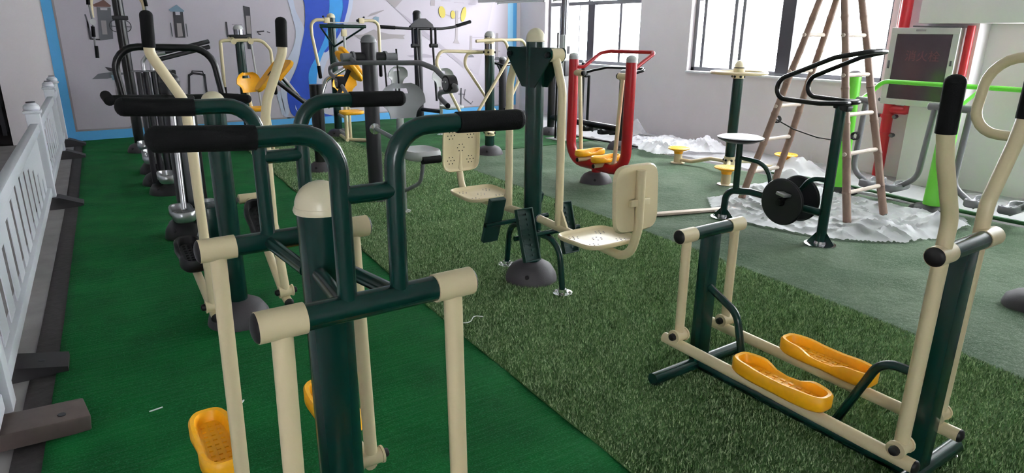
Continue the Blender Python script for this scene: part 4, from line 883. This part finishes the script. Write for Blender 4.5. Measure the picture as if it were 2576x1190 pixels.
# ------------------------------------------------------------------ pull-down chair in front of the ribbon
qx, qy = 3.33, 9.485
Q = thing('pull_down_chair', 'green post pull-down chair with beige hooked arms in front of the blue ribbon', 'fitness machine', (qx, qy, 0))
T('post', 'green', Q, [(qx, qy, .02), (qx, qy, 1.675)], .056, seg=20); postcap(Q, qx, qy, 1.672, .059, .06); base_dome(Q, qx, qy, .17, .12)
bb = T('bracket_bar', 'green', Q, [(2.98, 8.95, 1.555), (3.62, 8.95, 1.555)], .024); T('bracket_arm', 'green', Q, [(qx, qy, 1.56), (3.3, 8.95, 1.555)], .03)
for xx in (3.0, 3.6): T('bracket_stay', 'green', bb, [(xx, 8.97, 1.54), (qx, 9.43, 1.28)], .013)
for sx, xs, xo in ((-1, 3.06, 2.86), (1, 3.56, 3.80)):
    lg = T('pull_arm', 'beige', Q, [(xs, 8.92, 1.632), (xo, 8.92, 1.632), (xo - .0, 8.92, 1.44), (xo + (.055 if sx < 0 else -.01), 8.9, 1.03)], .021, [0, .11, .12, 0], 12); grip(lg, [(xo + (.052 if sx < 0 else -.01), 8.9, 1.05), (xo + (.065 if sx < 0 else -.01), 8.9, .9)], .024)
    part('hinge', 'beige', lg, lambda b: b.box((xs - sx * .01, 8.92, 1.628), (.075, .05, .07), None, .008)); nut(lg, (xs - sx * .05, 8.92, 1.63), (-sx, 0, 0), .02, .03); nut(lg, (xs + sx * .03, 8.92, 1.665), (0, 0, 1), .015, .02)
T('hanging_rod', 'lightgrey', Q, [(3.30, 8.93, 1.52), (3.31, 8.95, .9)], .018); part('rod_joint', 'beige', Q, lambda b: b.box((3.30, 8.93, 1.47), (.07, .05, .09), None, .008)); T('rod_link', 'lightgrey', Q, [(3.06, 8.92, 1.6), (3.56, 8.92, 1.6)], .008)
seat_shell(Q, (3.2, 8.82, .80), .36, .26, .15, 'yellow', lean=.12); seat_pan(Q, (3.22, 8.62, .47), .3, .3, 0, 'yellow')
T('seat_post', 'beige', Q, [(3.24, 8.9, .03), (3.24, 8.9, .78)], .026); T('seat_post', 'beige', Q, [(3.33, 9.0, .03), (3.33, 9.0, .5)], .02)
T('base_rail', 'beige', Q, [(3.24, 8.92, .04), (3.58, 8.6, .04)], .024); T('base_rail', 'beige', Q, [(3.22, 8.84, .04), (qx, qy, .04)], .022)
for zz in (.33, .1): T('post_clamp', 'lightgrey', Q, [(qx, qy - .04, zz), (3.26, 8.92, zz)], .018)

# ------------------------------------------------------------------ lat pull-down
lx, ly = 4.55, 9.25
Lt = thing('lat_pull_machine', 'charcoal post lat pull-down with wide black bar and grey seats by the mural', 'fitness machine', (lx, ly, 0))
T('post', 'darkgrey', Lt, [(lx, ly, .02), (lx, ly, 1.74)], .062, seg=20); postcap(Lt, lx, ly, 1.738, .064, .06, 'darkgrey'); base_dome(Lt, lx, ly)
T('pull_bar', 'blackpaint', Lt, [(3.9, 9.05, 1.555), (4.35, 9.05, 1.535), (4.85, 9.05, 1.54), (5.05, 9.05, 1.565), (5.33, 9.05, 1.64)], .02, [0, .3, .4, .3, 0], 12)
grip(Lt, [(5.1, 9.05, 1.582), (5.34, 9.05, 1.645)], .025); grip(Lt, [(4.1, 9.05, 1.545), (3.88, 9.05, 1.556)], .025)
part('bar_carrier', 'darkgrey', Lt, lambda b: b.slab([(-.2, 1.52), (.2, 1.52), (.17, 1.60), (.06, 1.68), (-.06, 1.68), (-.19, 1.57)], .05, Matrix(((1, 0, 0, lx), (0, 0, -1, 9.13), (0, 1, 0, 0), (0, 0, 0, 1)))), 0)
for sx in (-1, 1):
    hg = part('link_hanger', 'blackplastic', Lt, lambda b: (b.box((lx + sx * .15 - .035, 9.03, 1.42), (.02, .05, .26), None, .006), b.box((lx + sx * .15 + .035, 9.03, 1.42), (.02, .05, .26), None, .006), b.tube([(lx + sx * .15 - .06, 9.03, 1.3), (lx + sx * .15 + .06, 9.03, 1.3)], .03, seg=14)), 0)
    T('pull_rod', 'darkgrey', hg, [(lx + sx * .14, 9.03, 1.3), (lx + sx * .14, 8.95, .5)], .018)
T('side_strap', 'blackplastic', Lt, [(4.02, 9.3, 1.2), (4.05, 9.3, .5)], .014); T('side_strap', 'blackplastic', Lt, [(4.22, 9.3, 1.25), (4.25, 9.3, .5)], .014)
seat_shell(Lt, (4.66, 8.72, .86), .34, .26, -.1, 'lightgrey', lean=.1); seat_pan(Lt, (4.72, 8.55, .47), .32, .3, 0, 'lightgrey'); seat_shell(Lt, (4.32, 9.55, .86), .34, .26, .1, 'lightgrey', lean=-.1); seat_pan(Lt, (4.35, 9.75, .47), .32, .3, 0, 'lightgrey')
T('seat_post', 'silver', Lt, [(4.66, 8.76, .03), (4.66, 8.76, .78)], .024); T('seat_post', 'silver', Lt, [(4.33, 9.6, .03), (4.33, 9.6, .78)], .024); T('seat_link', 'darkgrey', Lt, [(lx, ly, .36), (4.66, 8.76, .36)], .03); T('seat_link', 'darkgrey', Lt, [(lx, ly, .36), (4.33, 9.6, .36)], .03)
flange(Lt, 4.66, 8.76, .018, .07, 'lightgrey')

# ------------------------------------------------------------------ pendulum trainer (green post with four bent bars)
fx, fy = 4.442, 7.063
Fm = thing('arm_swing_trainer', 'green post, top coloured silver as window reflections, with crossing beige bent bars, left of the centre post', 'fitness machine', (fx, fy, 0))
T('post', 'green', Fm, [(fx, fy, .02), (fx, fy, 1.22)], .06, seg=20); T('upper_post', 'steel', Fm, [(fx, fy, 1.22), (fx, fy, 1.45)], .0605, seg=20); postcap(Fm, fx, fy, 1.447, .063, .065, 'lightgrey'); base_dome(Fm, fx, fy, .17, .12)  # upper post coloured steel to imitate window streaks reflected in glossy green paint
for zz in (1.40, 1.265, .28):
    cl = T('collar', 'beige', Fm, [(fx, fy, zz - .035), (fx, fy, zz + .035)], .064, seg=18)
    for k in range(4):
        a = PI / 4 + k * PI / 2; nut(cl, (fx + .062 * math.cos(a), fy + .062 * math.sin(a), zz), (math.cos(a), math.sin(a), 0), .014, .018)
for pts in ([(4.17, 6.93, 1.395), (4.58, 6.93, 1.415), (4.66, 6.93, 1.22), (4.2, 6.93, .585), (4.12, 6.93, .4), (fx, 6.98, .28)],
            [(4.42, 7.15, 1.265), (3.81, 7.15, 1.28), (3.74, 7.15, 1.15), (4.05, 7.15, .58), (4.15, 7.15, .4), (fx, 7.12, .28)],
            [(4.43, 7.2, 1.26), (4.2, 7.2, 1.255), (4.16, 7.2, 1.12), (4.58, 7.2, .57), (4.7, 7.2, .4), (fx, 7.12, .28)],
            [(4.43, 7.18, 1.40), (5.02, 7.18, 1.41), (5.13, 7.18, 1.2), (4.78, 7.18, .58), (4.7, 7.1, .4), (fx, 7.05, .28)]):
    T('bent_bar', 'beige', Fm, pts, .0185, [0, .09, .12, .1, .1, 0], 12)

# ------------------------------------------------------------------ small charcoal stepper in the corner
zx, zy = 6.0, 9.15
Z = thing('stepper', 'small charcoal post stepper near the far room corner, half hidden', 'fitness machine', (zx, zy, 0))
T('post', 'darkgrey', Z, [(zx, zy, .0), (zx, zy, 1.08)], .06, seg=18); postcap(Z, zx, zy, 1.078, .062, .05, 'grey'); base_dome(Z, zx, zy, .17, .12)
T('handle_loop', 'blackpaint', Z, [(zx - .05, zy, 1.02), (zx - .30, zy - .12, 1.05), (zx - .18, zy - .3, 1.0), (zx + .25, zy - .15, 1.03), (zx + .05, zy, 1.02)], .018, [0, .05, .05, .05, 0], 10); T('handle_stay', 'darkgrey', Z, [(zx, zy, .85), (zx - .16, zy - .1, 1.0)], .016)
for yy in (-.18, .14): T('pedal_arm', 'blackpaint', Z, [(zx, zy + yy * .3, .3), (zx + .2, zy + yy - .2, .2)], .02); pedal(Z, (zx + .28, zy + yy - .25, .2), L=.34, Wd=.14, ang=0, m='blackplastic')

# ------------------------------------------------------------------ dark row along the green carpet
d1x, d1y = .69, 5.32
D1 = thing('dip_bar_machine', 'black machine with arched bar and silver foot trays, behind the tall beige levers', 'fitness machine', (d1x, d1y, 0))
T('post', 'darkgrey', D1, [(d1x - .03, d1y, .02), (d1x - .03, d1y, 1.14)], .066, seg=20); postcap(D1, d1x - .03, d1y, 1.138, .068, .068, 'darkgrey'); base_dome(D1, d1x - .04, d1y - .02, .17, .16, 'blackplastic')
cb = T('cross_bar', 'blackpaint', D1, [(.27, 5.27, 1.045), (1.1, 5.27, 1.02)], .024)
part('end_roller', 'black', cb, lambda b: b.lathe([(.012, 0), (.034, .01), (.034, .13), (.012, .14)], (.255, 5.34, 1.065), (.12, -1, -.25), 14)); grip(cb, [(.97, 5.27, 1.025), (1.16, 5.24, 1.005)], .032)
T('arch', 'blackpaint', D1, [(.36, 5.3, 1.04), (.325, 5.3, 1.385), (.955, 5.3, 1.37), (1.0, 5.3, 1.02)], .024, [0, .15, .16, 0], 12)
part('back_panel', 'greypanel', D1, lambda b: b.box((d1x + .02, d1y - .09, .62), (.1, .02, .75), None, .006)); part('panel_frame', 'blackplastic', D1, lambda b: b.box((d1x + .02, d1y - .07, .62), (.17, .03, .85), None, .008))
for xx in (.6, .72): T('side_rod', 'silver', D1, [(xx + .03, 5.16, .95), (xx, 5.02, .28)], .019)
for xx, yy in ((.58, 4.97), (.76, 5.02)): pedal(D1, (xx, yy, .245), L=.33, Wd=.16, H=.06, ang=PI / 2, m='silver', name='foot_tray')
T('tray_bar', 'darkgrey', D1, [(d1x, d1y, .2), (.66, 5.0, .2)], .03)
d2x, d2y = .74, 6.9
D2 = thing('weight_stack_machine', 'charcoal rail machine with grey panel and chrome loops in the dark left row', 'fitness machine', (d2x, d2y, 0))
for xx in (.615, .675, .735): T('guide_rail', 'darkgrey', D2, [(xx, d2y, .02), (xx, d2y, 1.13)], .024)
fr = part('panel_frame', 'blackplastic', D2, lambda b: b.box((.84, d2y + .02, .58), (.16, .05, 1.12), None, .008)); part('grey_panel', 'greypanel', fr, lambda b: b.box((.84, d2y - .01, .58), (.09, .02, 1.0), None, .004))
part('top_plate', 'grey', D2, lambda b: b.box((.72, d2y, 1.135), (.32, .1, .012), None, .004)); base_dome(D2, .74, d2y, .19, .14, 'blackplastic')
for xx in (.66, .73): T('chrome_loop', 'silver', D2, [(xx, d2y, 1.14), (xx, d2y, 1.22), (xx + .05, d2y - .02, 1.28), (xx + .12, d2y - .02, 1.29)], .017, [0, .04, .04, 0])
for dz in (0, .05): T('slanting_bar', 'darkgrey', D2, [(.78, d2y, 1.23 + dz), (1.25, d2y + .1, 1.34 + dz)], .02)
pedal(D2, (.66, 6.35, .24), L=.3, Wd=.15, H=.06, ang=PI / 2, m='silver', name='foot_tray'); T('tray_bar', 'darkgrey', D2, [(.74, d2y, .2), (.66, 6.35, .21)], .03)
d3x, d3y = .76, 8.0
D3 = thing('step_machine', 'low charcoal post with silver foot trays, third in the dark left row', 'fitness machine', (d3x, d3y, 0))
T('post', 'darkgrey', D3, [(d3x, d3y, .02), (d3x, d3y, 1.0)], .058, seg=18); postcap(D3, d3x, d3y, .998, .06, .06, 'darkgrey'); base_dome(D3, d3x, d3y, .18, .14, 'blackplastic'); T('tray_bar', 'darkgrey', D3, [(.70, 7.36, .2), (d3x, d3y, .2), (.73, 8.35, .2)], .028)
for xx, yy in ((.66, 7.36), (.68, 7.62), (.70, 8.25)): pedal(D3, (xx, yy, .245), L=.3, Wd=.17, H=.06, ang=PI / 2, m='silver', name='foot_tray')
base_dome(D3, .70, 7.36, .16, .13, 'blackplastic')
ux, uy = .74, 9.5
U = thing('ring_pull_trainer', 'tall dark glossy post with beige arcs and hanging hand pulls, at the far left', 'fitness machine', (ux, uy, 0))
T('post', 'blackpaint', U, [(ux, uy, .02), (ux, uy, 2.35)], .058, seg=20); postcap(U, ux, uy, 2.35, .06, .06, 'darkgrey'); base_dome(U, ux, uy)
part('post_collar', 'darkgrey', U, lambda b: b.box((ux, uy, 1.62), (.17, .14, .05), None, .01))
for sx in (-1, 1):
    arc = T('arc_arm', 'beige', U, [(ux, uy, 1.98), (ux + sx * .18, uy, 1.97), (ux + sx * .27, uy, 1.80), (ux + sx * .28, uy, 1.62)], .02, [0, .12, .1, 0], 12)
    T('inner_arc', 'beige', arc, [(ux, uy, 1.80), (ux + sx * .1, uy, 1.86), (ux + sx * .14, uy, 1.98)], .012, .08)
    zb = 1.16 if sx < 0 else 1.42
    rod = T('pull_rod', 'grey', U, [(ux + sx * .3, uy - .02, 1.92), (ux + sx * .285, uy - .02, 1.6), (ux + sx * .31, uy - .02, zb)], .011, .2)
    part('ring_joint', 'lightgrey', rod, lambda b: b.tube([(ux + sx * .3, uy - .05, 1.88), (ux + sx * .3, uy + .01, 1.88)], .036, seg=16)); part('ring_joint', 'lightgrey', rod, lambda b: b.tube([(ux + sx * .285, uy - .05, 1.57), (ux + sx * .285, uy + .01, 1.57)], .034, seg=16))
    for z0_, z1_ in ((1.84, 1.76), (1.52, 1.40), (zb + .14, zb)): part('hand_grip', 'black', rod, lambda b: b.tube([(ux + sx * .293, uy - .02, z0_), (ux + sx * .3, uy - .02, z1_)], .02, seg=12))

# ------------------------------------------------------------------ white picket fence on the left
fa = math.atan(.0437); FX, FY = -.46, 1.2
def fpt(s, off=0.0, z=0.0): return (FX + math.sin(fa) * s + math.cos(fa) * off, FY + math.cos(fa) * s - math.sin(fa) * off, z)
Fe = thing('picket_fence', 'white plastic picket fence on black feet along the left edge of the carpet', 'fence', (FX, FY, 0))
rz = rotz(-fa)
posts = (0.0, 1.72, 5.62, 8.28, 9.28)
for s in posts:
    p = part('fence_post', 'fence', Fe, lambda b: b.box(fpt(s, 0, .46), (.1, .1, .72), rz, .005))
    part('post_cap', 'fence', p, lambda b: (b.box(fpt(s, 0, .83), (.13, .13, .025), rz, .006), b.lathe([(.05, 0), (.06, .015), (.055, .04), (.035, .06), (.01, .066)], fpt(s, 0, .84), (0, 0, 1), 16)), 30)
    part('post_ring', 'm_dgrey', p, lambda b: b.lathe([(.034, 0), (.034, .006)], fpt(s, -.0, .906), (0, 0, 1), 14))
    if 1 < s < 2: continue
    ft = part('fence_foot', 'fencefoot' if s > .5 else 'brownfoot', Fe, lambda b: b.slab([(-.12, 0), (.24, 0), (.24, .03), (.07, .1), (-.06, .1)], .17, Matrix.Translation(fpt(s - .085)) @ Matrix.Rotation(-fa, 4, 'Z') @ Matrix(((1, 0, 0, 0), (0, 0, 1, 0), (0, 1, 0, 0), (0, 0, 0, 1)))), 0)
    part('foot_hole', 'm_black', ft, lambda b: b.lathe([(.016, 0), (.016, .003)], fpt(s, .165, .058), (.38, 0, 1), 12))
bf = part('fence_foot', 'brownfoot', Fe, lambda b: b.box(fpt(1.62, .12, .05), (.32, .17, .07), euler(0, .1, .12), .008)); part('foot_hole', 'm_black', bf, lambda b: b.lathe([(.014, 0), (.014, .003)], fpt(1.60, .2, .078), (.1, 0, 1), 12))
kf = part('fence_foot', 'fencefoot', Fe, lambda b: b.slab([(-.1, 0), (.2, 0), (.2, .03), (.0, .07), (.0, .13), (-.1, .13)], .17, Matrix.Translation(fpt(2.15)) @ Matrix.Rotation(-fa, 4, 'Z') @ Matrix(((1, 0, 0, 0), (0, 0, 1, 0), (0, 1, 0, 0), (0, 0, 0, 1)))), 0)
part('foot_hole', 'm_black', kf, lambda b: b.lathe([(.014, 0), (.014, .003)], fpt(2.23, .1, .05), (.2, 0, 1), 12))
for a, c in zip(posts[:-1], posts[1:]):
    L_ = c - a - .1; mid = (a + c) / 2
    part('top_rail', 'fence', Fe, lambda b: b.box(fpt(mid, 0, .70), (.06, L_, .075), rz, .006)); part('bottom_rail', 'fence', Fe, lambda b: b.box(fpt(mid, 0, .155), (.055, L_, .07), rz, .006))
    n = max(3, int(round(L_ / .30))); pw = L_ / n - .11
    me = None
    for k in range(n):
        s = a + .05 + L_ * (k + .5) / n
        if me is None:
            o = part('picket', 'fence', Fe, lambda b: b.box((0 + FX, 0 + FY, .43), (.004, pw, .5), rz), 0); me = o
        else: o = me.copy(); COL.objects.link(o)
        q = fpt(s); o.location = (q[0] - FX, q[1] - FY, 0)
        if k:   # closed upper part of each slot: the slots together form an arch
            u = 2 * k / n - 1; top = .20 + .42 * (1 - u * u)
            part('slot_infill', 'fence', Fe, lambda b: b.box(fpt(a + .05 + L_ * k / n, 0, (top + .67) / 2), (.004, .114, .67 - top), rz), 0)

# ------------------------------------------------------------------ fire hose cabinet, red pipes, duct box
Cb = thing('hose_cabinet', 'white metal fire hose cabinet with dark glass door beside the right window', 'cabinet', (7.22, 3.335, .83))
part('cabinet_body', 'cabinet', Cb, lambda b: b.box((7.245, 3.335, 1.2), (.12, .64, .76), None, .006))
dr = part('door', 'cabinet', Cb, lambda b: (b.box((7.172, 3.335, 1.55), (.022, .64, .06), None, .003), b.box((7.172, 3.335, .85), (.022, .64, .06), None, .003), b.box((7.172, 3.625, 1.2), (.022, .06, .64), None, .003), b.box((7.172, 3.045, 1.2), (.022, .06, .64), None, .003)), 0)
part('door_glass', 'cabglass', dr, lambda b: b.box((7.174, 3.335, 1.2), (.012, .53, .645)), 0)
part('latch', 'm_dgrey', dr, lambda b: b.box((7.158, 3.63, 1.22), (.01, .02, .08), None, .003)); part('nameplate', 'm_grey', dr, lambda b: b.box((7.158, 3.37, 1.555), (.006, .09, .018))); part('door_lock', 'm_dgrey', dr, lambda b: b.box((7.158, 3.045, 1.25), (.01, .02, .05), None, .003))
part('top_strip', 'm_dgrey', Cb, lambda b: b.box((7.22, 3.25, 1.588), (.1, .42, .012), euler(.03, 0, 0)))
tc_ = bpy.data.curves.new('door_lettering', 'FONT'); tc_.body = '\u6d88\u706b\u6813'; tc_.size = .11; tc_.align_x = 'CENTER'; tc_.extrude = .0005
to_ = bpy.data.objects.new('lettering_source', tc_); COL.objects.link(to_); bpy.context.view_layer.update()
tm_ = bpy.data.meshes.new_from_object(to_.evaluated_get(bpy.context.evaluated_depsgraph_get())); bpy.data.objects.remove(to_)
mat('lettering', (88, 36, 46), 0.5)
tm_.materials.clear(); tm_.materials.append(MATS['lettering'])
lt_ = bpy.data.objects.new('door_lettering', tm_); COL.objects.link(lt_); lt_.parent = dr; lt_['label'] = 'faint dark red characters on the glass'
lt_.matrix_local = Matrix.Translation((7.1675 - 7.22, 3.32 - 3.335, 1.27 - .83)) @ Matrix.Rotation(-PI / 2, 4, 'Z') @ Matrix.Rotation(PI / 2, 4, 'X')
Pp = thing('fire_pipe', 'red fire water pipe with flanged joints rising beside the hose cabinet', 'pipe', (7.43, 3.62, 0))
T('riser', 'redpipe', Pp, [(7.43, 3.68, 0), (7.43, 3.68, ZC)], .055, seg=20)
for zz in (.67, .47, .84):
    fl = part('pipe_clamp', 'redpipe', Pp, lambda b: b.tube([(7.43, 3.68, zz - .02), (7.43, 3.68, zz + .02)], .066, seg=20))
    for sy in (-1, 1): part('clamp_bolt', 'm_dgrey', fl, lambda b: b.lathe([(.02, -.03), (.024, -.01), (.024, .01), (.02, .03)], (7.41, 3.68 + sy * .09, zz), (1, 0, 0), 10)); part('clamp_ear', 'redpipe', fl, lambda b: b.box((7.42, 3.68 + sy * .075, zz), (.05, .05, .03), None, .005))
T('elbow', 'redpipe', Pp, [(7.43, 3.68, .745), (7.40, 3.47, .745), (7.38, 3.45, .83)], .045, [0, .05, 0], 16)
P2 = thing('fire_pipe', 'thin red pipe running up the column edge right of the hose cabinet', 'pipe', (7.31, 2.955, 0))
T('riser', 'redpipe', P2, [(7.24, 2.96, .84), (7.24, 2.96, 1.6)], .035, seg=14)
hz_ = thing('wall_pipe', 'slim white conduit on the wall between right window and hose cabinet', 'pipe', (7.52, 3.82, 0))
T('conduit', 'wall', hz_, [(7.52, 3.79, .75), (7.52, 3.79, 2.2)], .012); part('clip', 'lightgrey', hz_, lambda b: b.box((7.535, 3.79, .98), (.02, .06, .02))); part('clip', 'lightgrey', hz_, lambda b: b.box((7.535, 3.79, .8), (.02, .06, .02)))

# ------------------------------------------------------------------ plastic film, plank, cords
def heap(name, m, poly, res, amp, seed, label, z0=.018, peaks=()):
    rnd = random.Random(seed); xs = [p[0] for p in poly]; ys = [p[1] for p in poly]
    def inside(x, y):
        c = False; j = len(poly) - 1
        for i in range(len(poly)):
            if (poly[i][1] > y) != (poly[j][1] > y) and x < (poly[j][0] - poly[i][0]) * (y - poly[i][1]) / (poly[j][1] - poly[i][1]) + poly[i][0]: c = not c
            j = i
        return c
    def edge(x, y):
        d = 9
        for i in range(len(poly)):
            a = Vector(poly[i]); b = Vector(poly[i - 1]); t = max(0, min(1, (Vector((x, y)) - a).dot(b - a) / (b - a).length_squared)); d = min(d, (Vector((x, y)) - a.lerp(b, t)).length)
        return d
    from mathutils import noise as NZ
    ix0, iy0 = min(xs), min(ys); nx = int((max(xs) - ix0) / res) + 1; ny = int((max(ys) - iy0) / res) + 1; idx = {}; vs = []; fs = []
    for j in range(ny + 1):
        for i in range(nx + 1):
            x = ix0 + i * res + rnd.uniform(-.25, .25) * res; y = iy0 + j * res + rnd.uniform(-.25, .25) * res
            if not inside(x, y): continue
            e = min(1, edge(x, y) / .18)
            r1 = 1 - abs(NZ.noise(Vector((x * 3.1 + seed, y * 3.1, 0)))) * 2; r2 = 1 - abs(NZ.noise(Vector((x * 6 + seed, y * 6, 3)))) * 2; r3 = NZ.noise(Vector((x * 19, y * 19, seed)))
            z = z0 + amp * (max(0, r1) ** 3 * .5 + (.5 + .5 * NZ.noise(Vector((x * 2.2, y * 2.2, seed)))) * .45 + max(0, r2) ** 3 * .5 + .07 * r3) * (.2 + .8 * e)
            for (qx_, qy_, qr, qh) in peaks: z += qh * math.exp(-((x - qx_) ** 2 + (y - qy_) ** 2) / qr ** 2) * (.8 + .35 * r2)
            idx[(i, j)] = len(vs); vs.append((x, y, max(z0, z)))
    for (i, j) in list(idx):
        q = [(i, j), (i + 1, j), (i + 1, j + 1), (i, j + 1)]
        if all(k in idx for k in q): fs.append(tuple(idx[k] for k in q))
    mb = MB(); mb.add(vs, fs); return tag(build(mb, name, m, None, 22), label, 'plastic film')
heap('plastic_film', 'film', [(4.92, 3.98), (4.55, 3.62), (4.5, 3.1), (4.63, 2.7), (4.72, 2.5), (5.05, 2.2), (5.4, 2.12), (5.9, 2.1), (6.25, 2.3), (6.2, 2.9), (6.15, 3.5), (6.0, 4.0), (5.55, 4.15), (5.2, 3.95)], .022, .06, 3, 'large crumpled clear plastic sheet under the bamboo ladder', peaks=((5.9, 3.75, .16, .16), (5.75, 2.25, .15, .09), (5.25, 2.5, .2, .05)))
heap('plastic_film', 'film', [(6.42, -4.4), (7.5, -4.4), (7.5, 2.6), (7.2, 2.8), (7.2, 3.3), (7.3, 3.6), (7.5, 3.9), (7.5, 10.6), (6.38, 10.6), (6.42, 7.4), (6.4, 5.6), (6.38, 2.4)], .045, .035, 8, 'white protective film covering the floor along the window wall', peaks=((6.75, 4.25, .22, .14),))
heap('plastic_film', 'film', [(6.30, 6.35), (6.05, 6.05), (6.0, 5.75), (6.25, 5.5), (6.5, 5.6), (6.9, 5.3), (7.3, 5.6), (7.25, 6.5), (6.8, 6.9), (6.4, 6.75)], .024, .08, 15, 'crumpled clear plastic heap by the wall between the two windows', z0=.055, peaks=((6.45, 5.95, .28, .07), (6.95, 5.7, .16, .10)))
heap('plastic_bag', 'filmthin', [(6.95, 7.0), (7.2, 6.9), (7.3, 7.2), (7.15, 7.4), (6.95, 7.3)], .025, .08, 21, 'small clear plastic bag standing by the wall under the left window', z0=.05, peaks=((7.1, 7.15, .1, .18),))
tag(part('plank', 'wood', None, lambda b: b.box((4.36, 3.69, .028), (1.05, .065, .022), rotz(-.3), .003)), 'narrow pale wooden plank lying behind the beige backrest', 'plank')
tag(T('floor_cord', 'cord', None, [(6.36, 8.9, .03), (6.35, 8.2, .03), (6.27, 7.4, .03), (6.36, 6.7, .03), (6.4, 5.9, .03)], .013, .5, 6), 'black cord lying along the turf edge behind the red walker', 'cord')
tag(part('turf_roll_edge', 'greencord', None, lambda b: b.tube([(6.45, 4.4, .035), (6.52, 3.6, .035), (6.42, 2.75, .035), (6.4, 2.3, .035), (6.41, 1.8, .035), (6.4, .2, .035)], .018, .5, 8)), 'green rolled turf edge along the plastic film by the lime walker', 'turf edge')
for i, (q, a, l) in enumerate((((.12, 2.74), .15, .05), ((.42, 2.6), 1.0, .03))):
    tag(part('tape_scrap', 'm_white', None, lambda b: b.box((q[0], q[1], .022), (.05, .006, .003), rotz(a))), ['white sliver of tape on the green carpet, left of the yellow pedal', 'tiny white scrap on the green carpet nearest the yellow pedal'][i], 'scrap')
tag(part('white_tie', 'm_white', None, lambda b: b.tube([(1.56, 2.78, .03), (1.60, 2.74, .035), (1.66, 2.80, .04), (1.70, 2.77, .035)], .0025, .03, 6)), 'white plastic tie on the turf seam in front of the centre machine', 'cable tie')

# ------------------------------------------------------------------ suspended lamp channel near the windows
Hl = thing('hanging_lamp', 'long white lamp channel hung from the ceiling in front of the windows', 'lamp', (6.6, 8.3, 1.95))
part('channel', 'ceiling', Hl, lambda b: b.box((6.6, 8.2, 2.03), (.12, 5.2, .05), None, .006))
for y_a, y_b in ((10.2, 8.85), (8.6, 7.25)):
    lm = part('lamp_tube', 'm_white', Hl, lambda b: b.tube([(6.6, y_a, 1.985), (6.6, y_b, 1.985)], .016, seg=12))
    part('reflector', 'lightgrey', lm, lambda b: b.slab([(-.07, 1.99), (-.03, 2.03), (.03, 2.03), (.07, 1.99), (.06, 1.988), (.025, 2.022), (-.025, 2.022), (-.06, 1.988)], y_a - y_b, Matrix(((1, 0, 0, 6.6), (0, 0, 1, y_b), (0, 1, 0, 0), (0, 0, 0, 1)))), 0)
    for yy in (y_a, y_b): part('tube_holder', 'lightgrey', lm, lambda b: b.box((6.6, yy, 1.995), (.04, .03, .07), None, .004))
for yy in (10.4, 8.0, 5.6): part('suspension_wire', 'grey', Hl, lambda b: b.tube([(6.6, yy, 2.07), (6.6, yy, ZC)], .004, seg=6))

# ------------------------------------------------------------------ tidy helper properties
for o in bpy.data.objects:
    if '_w' in o: del o['_w']
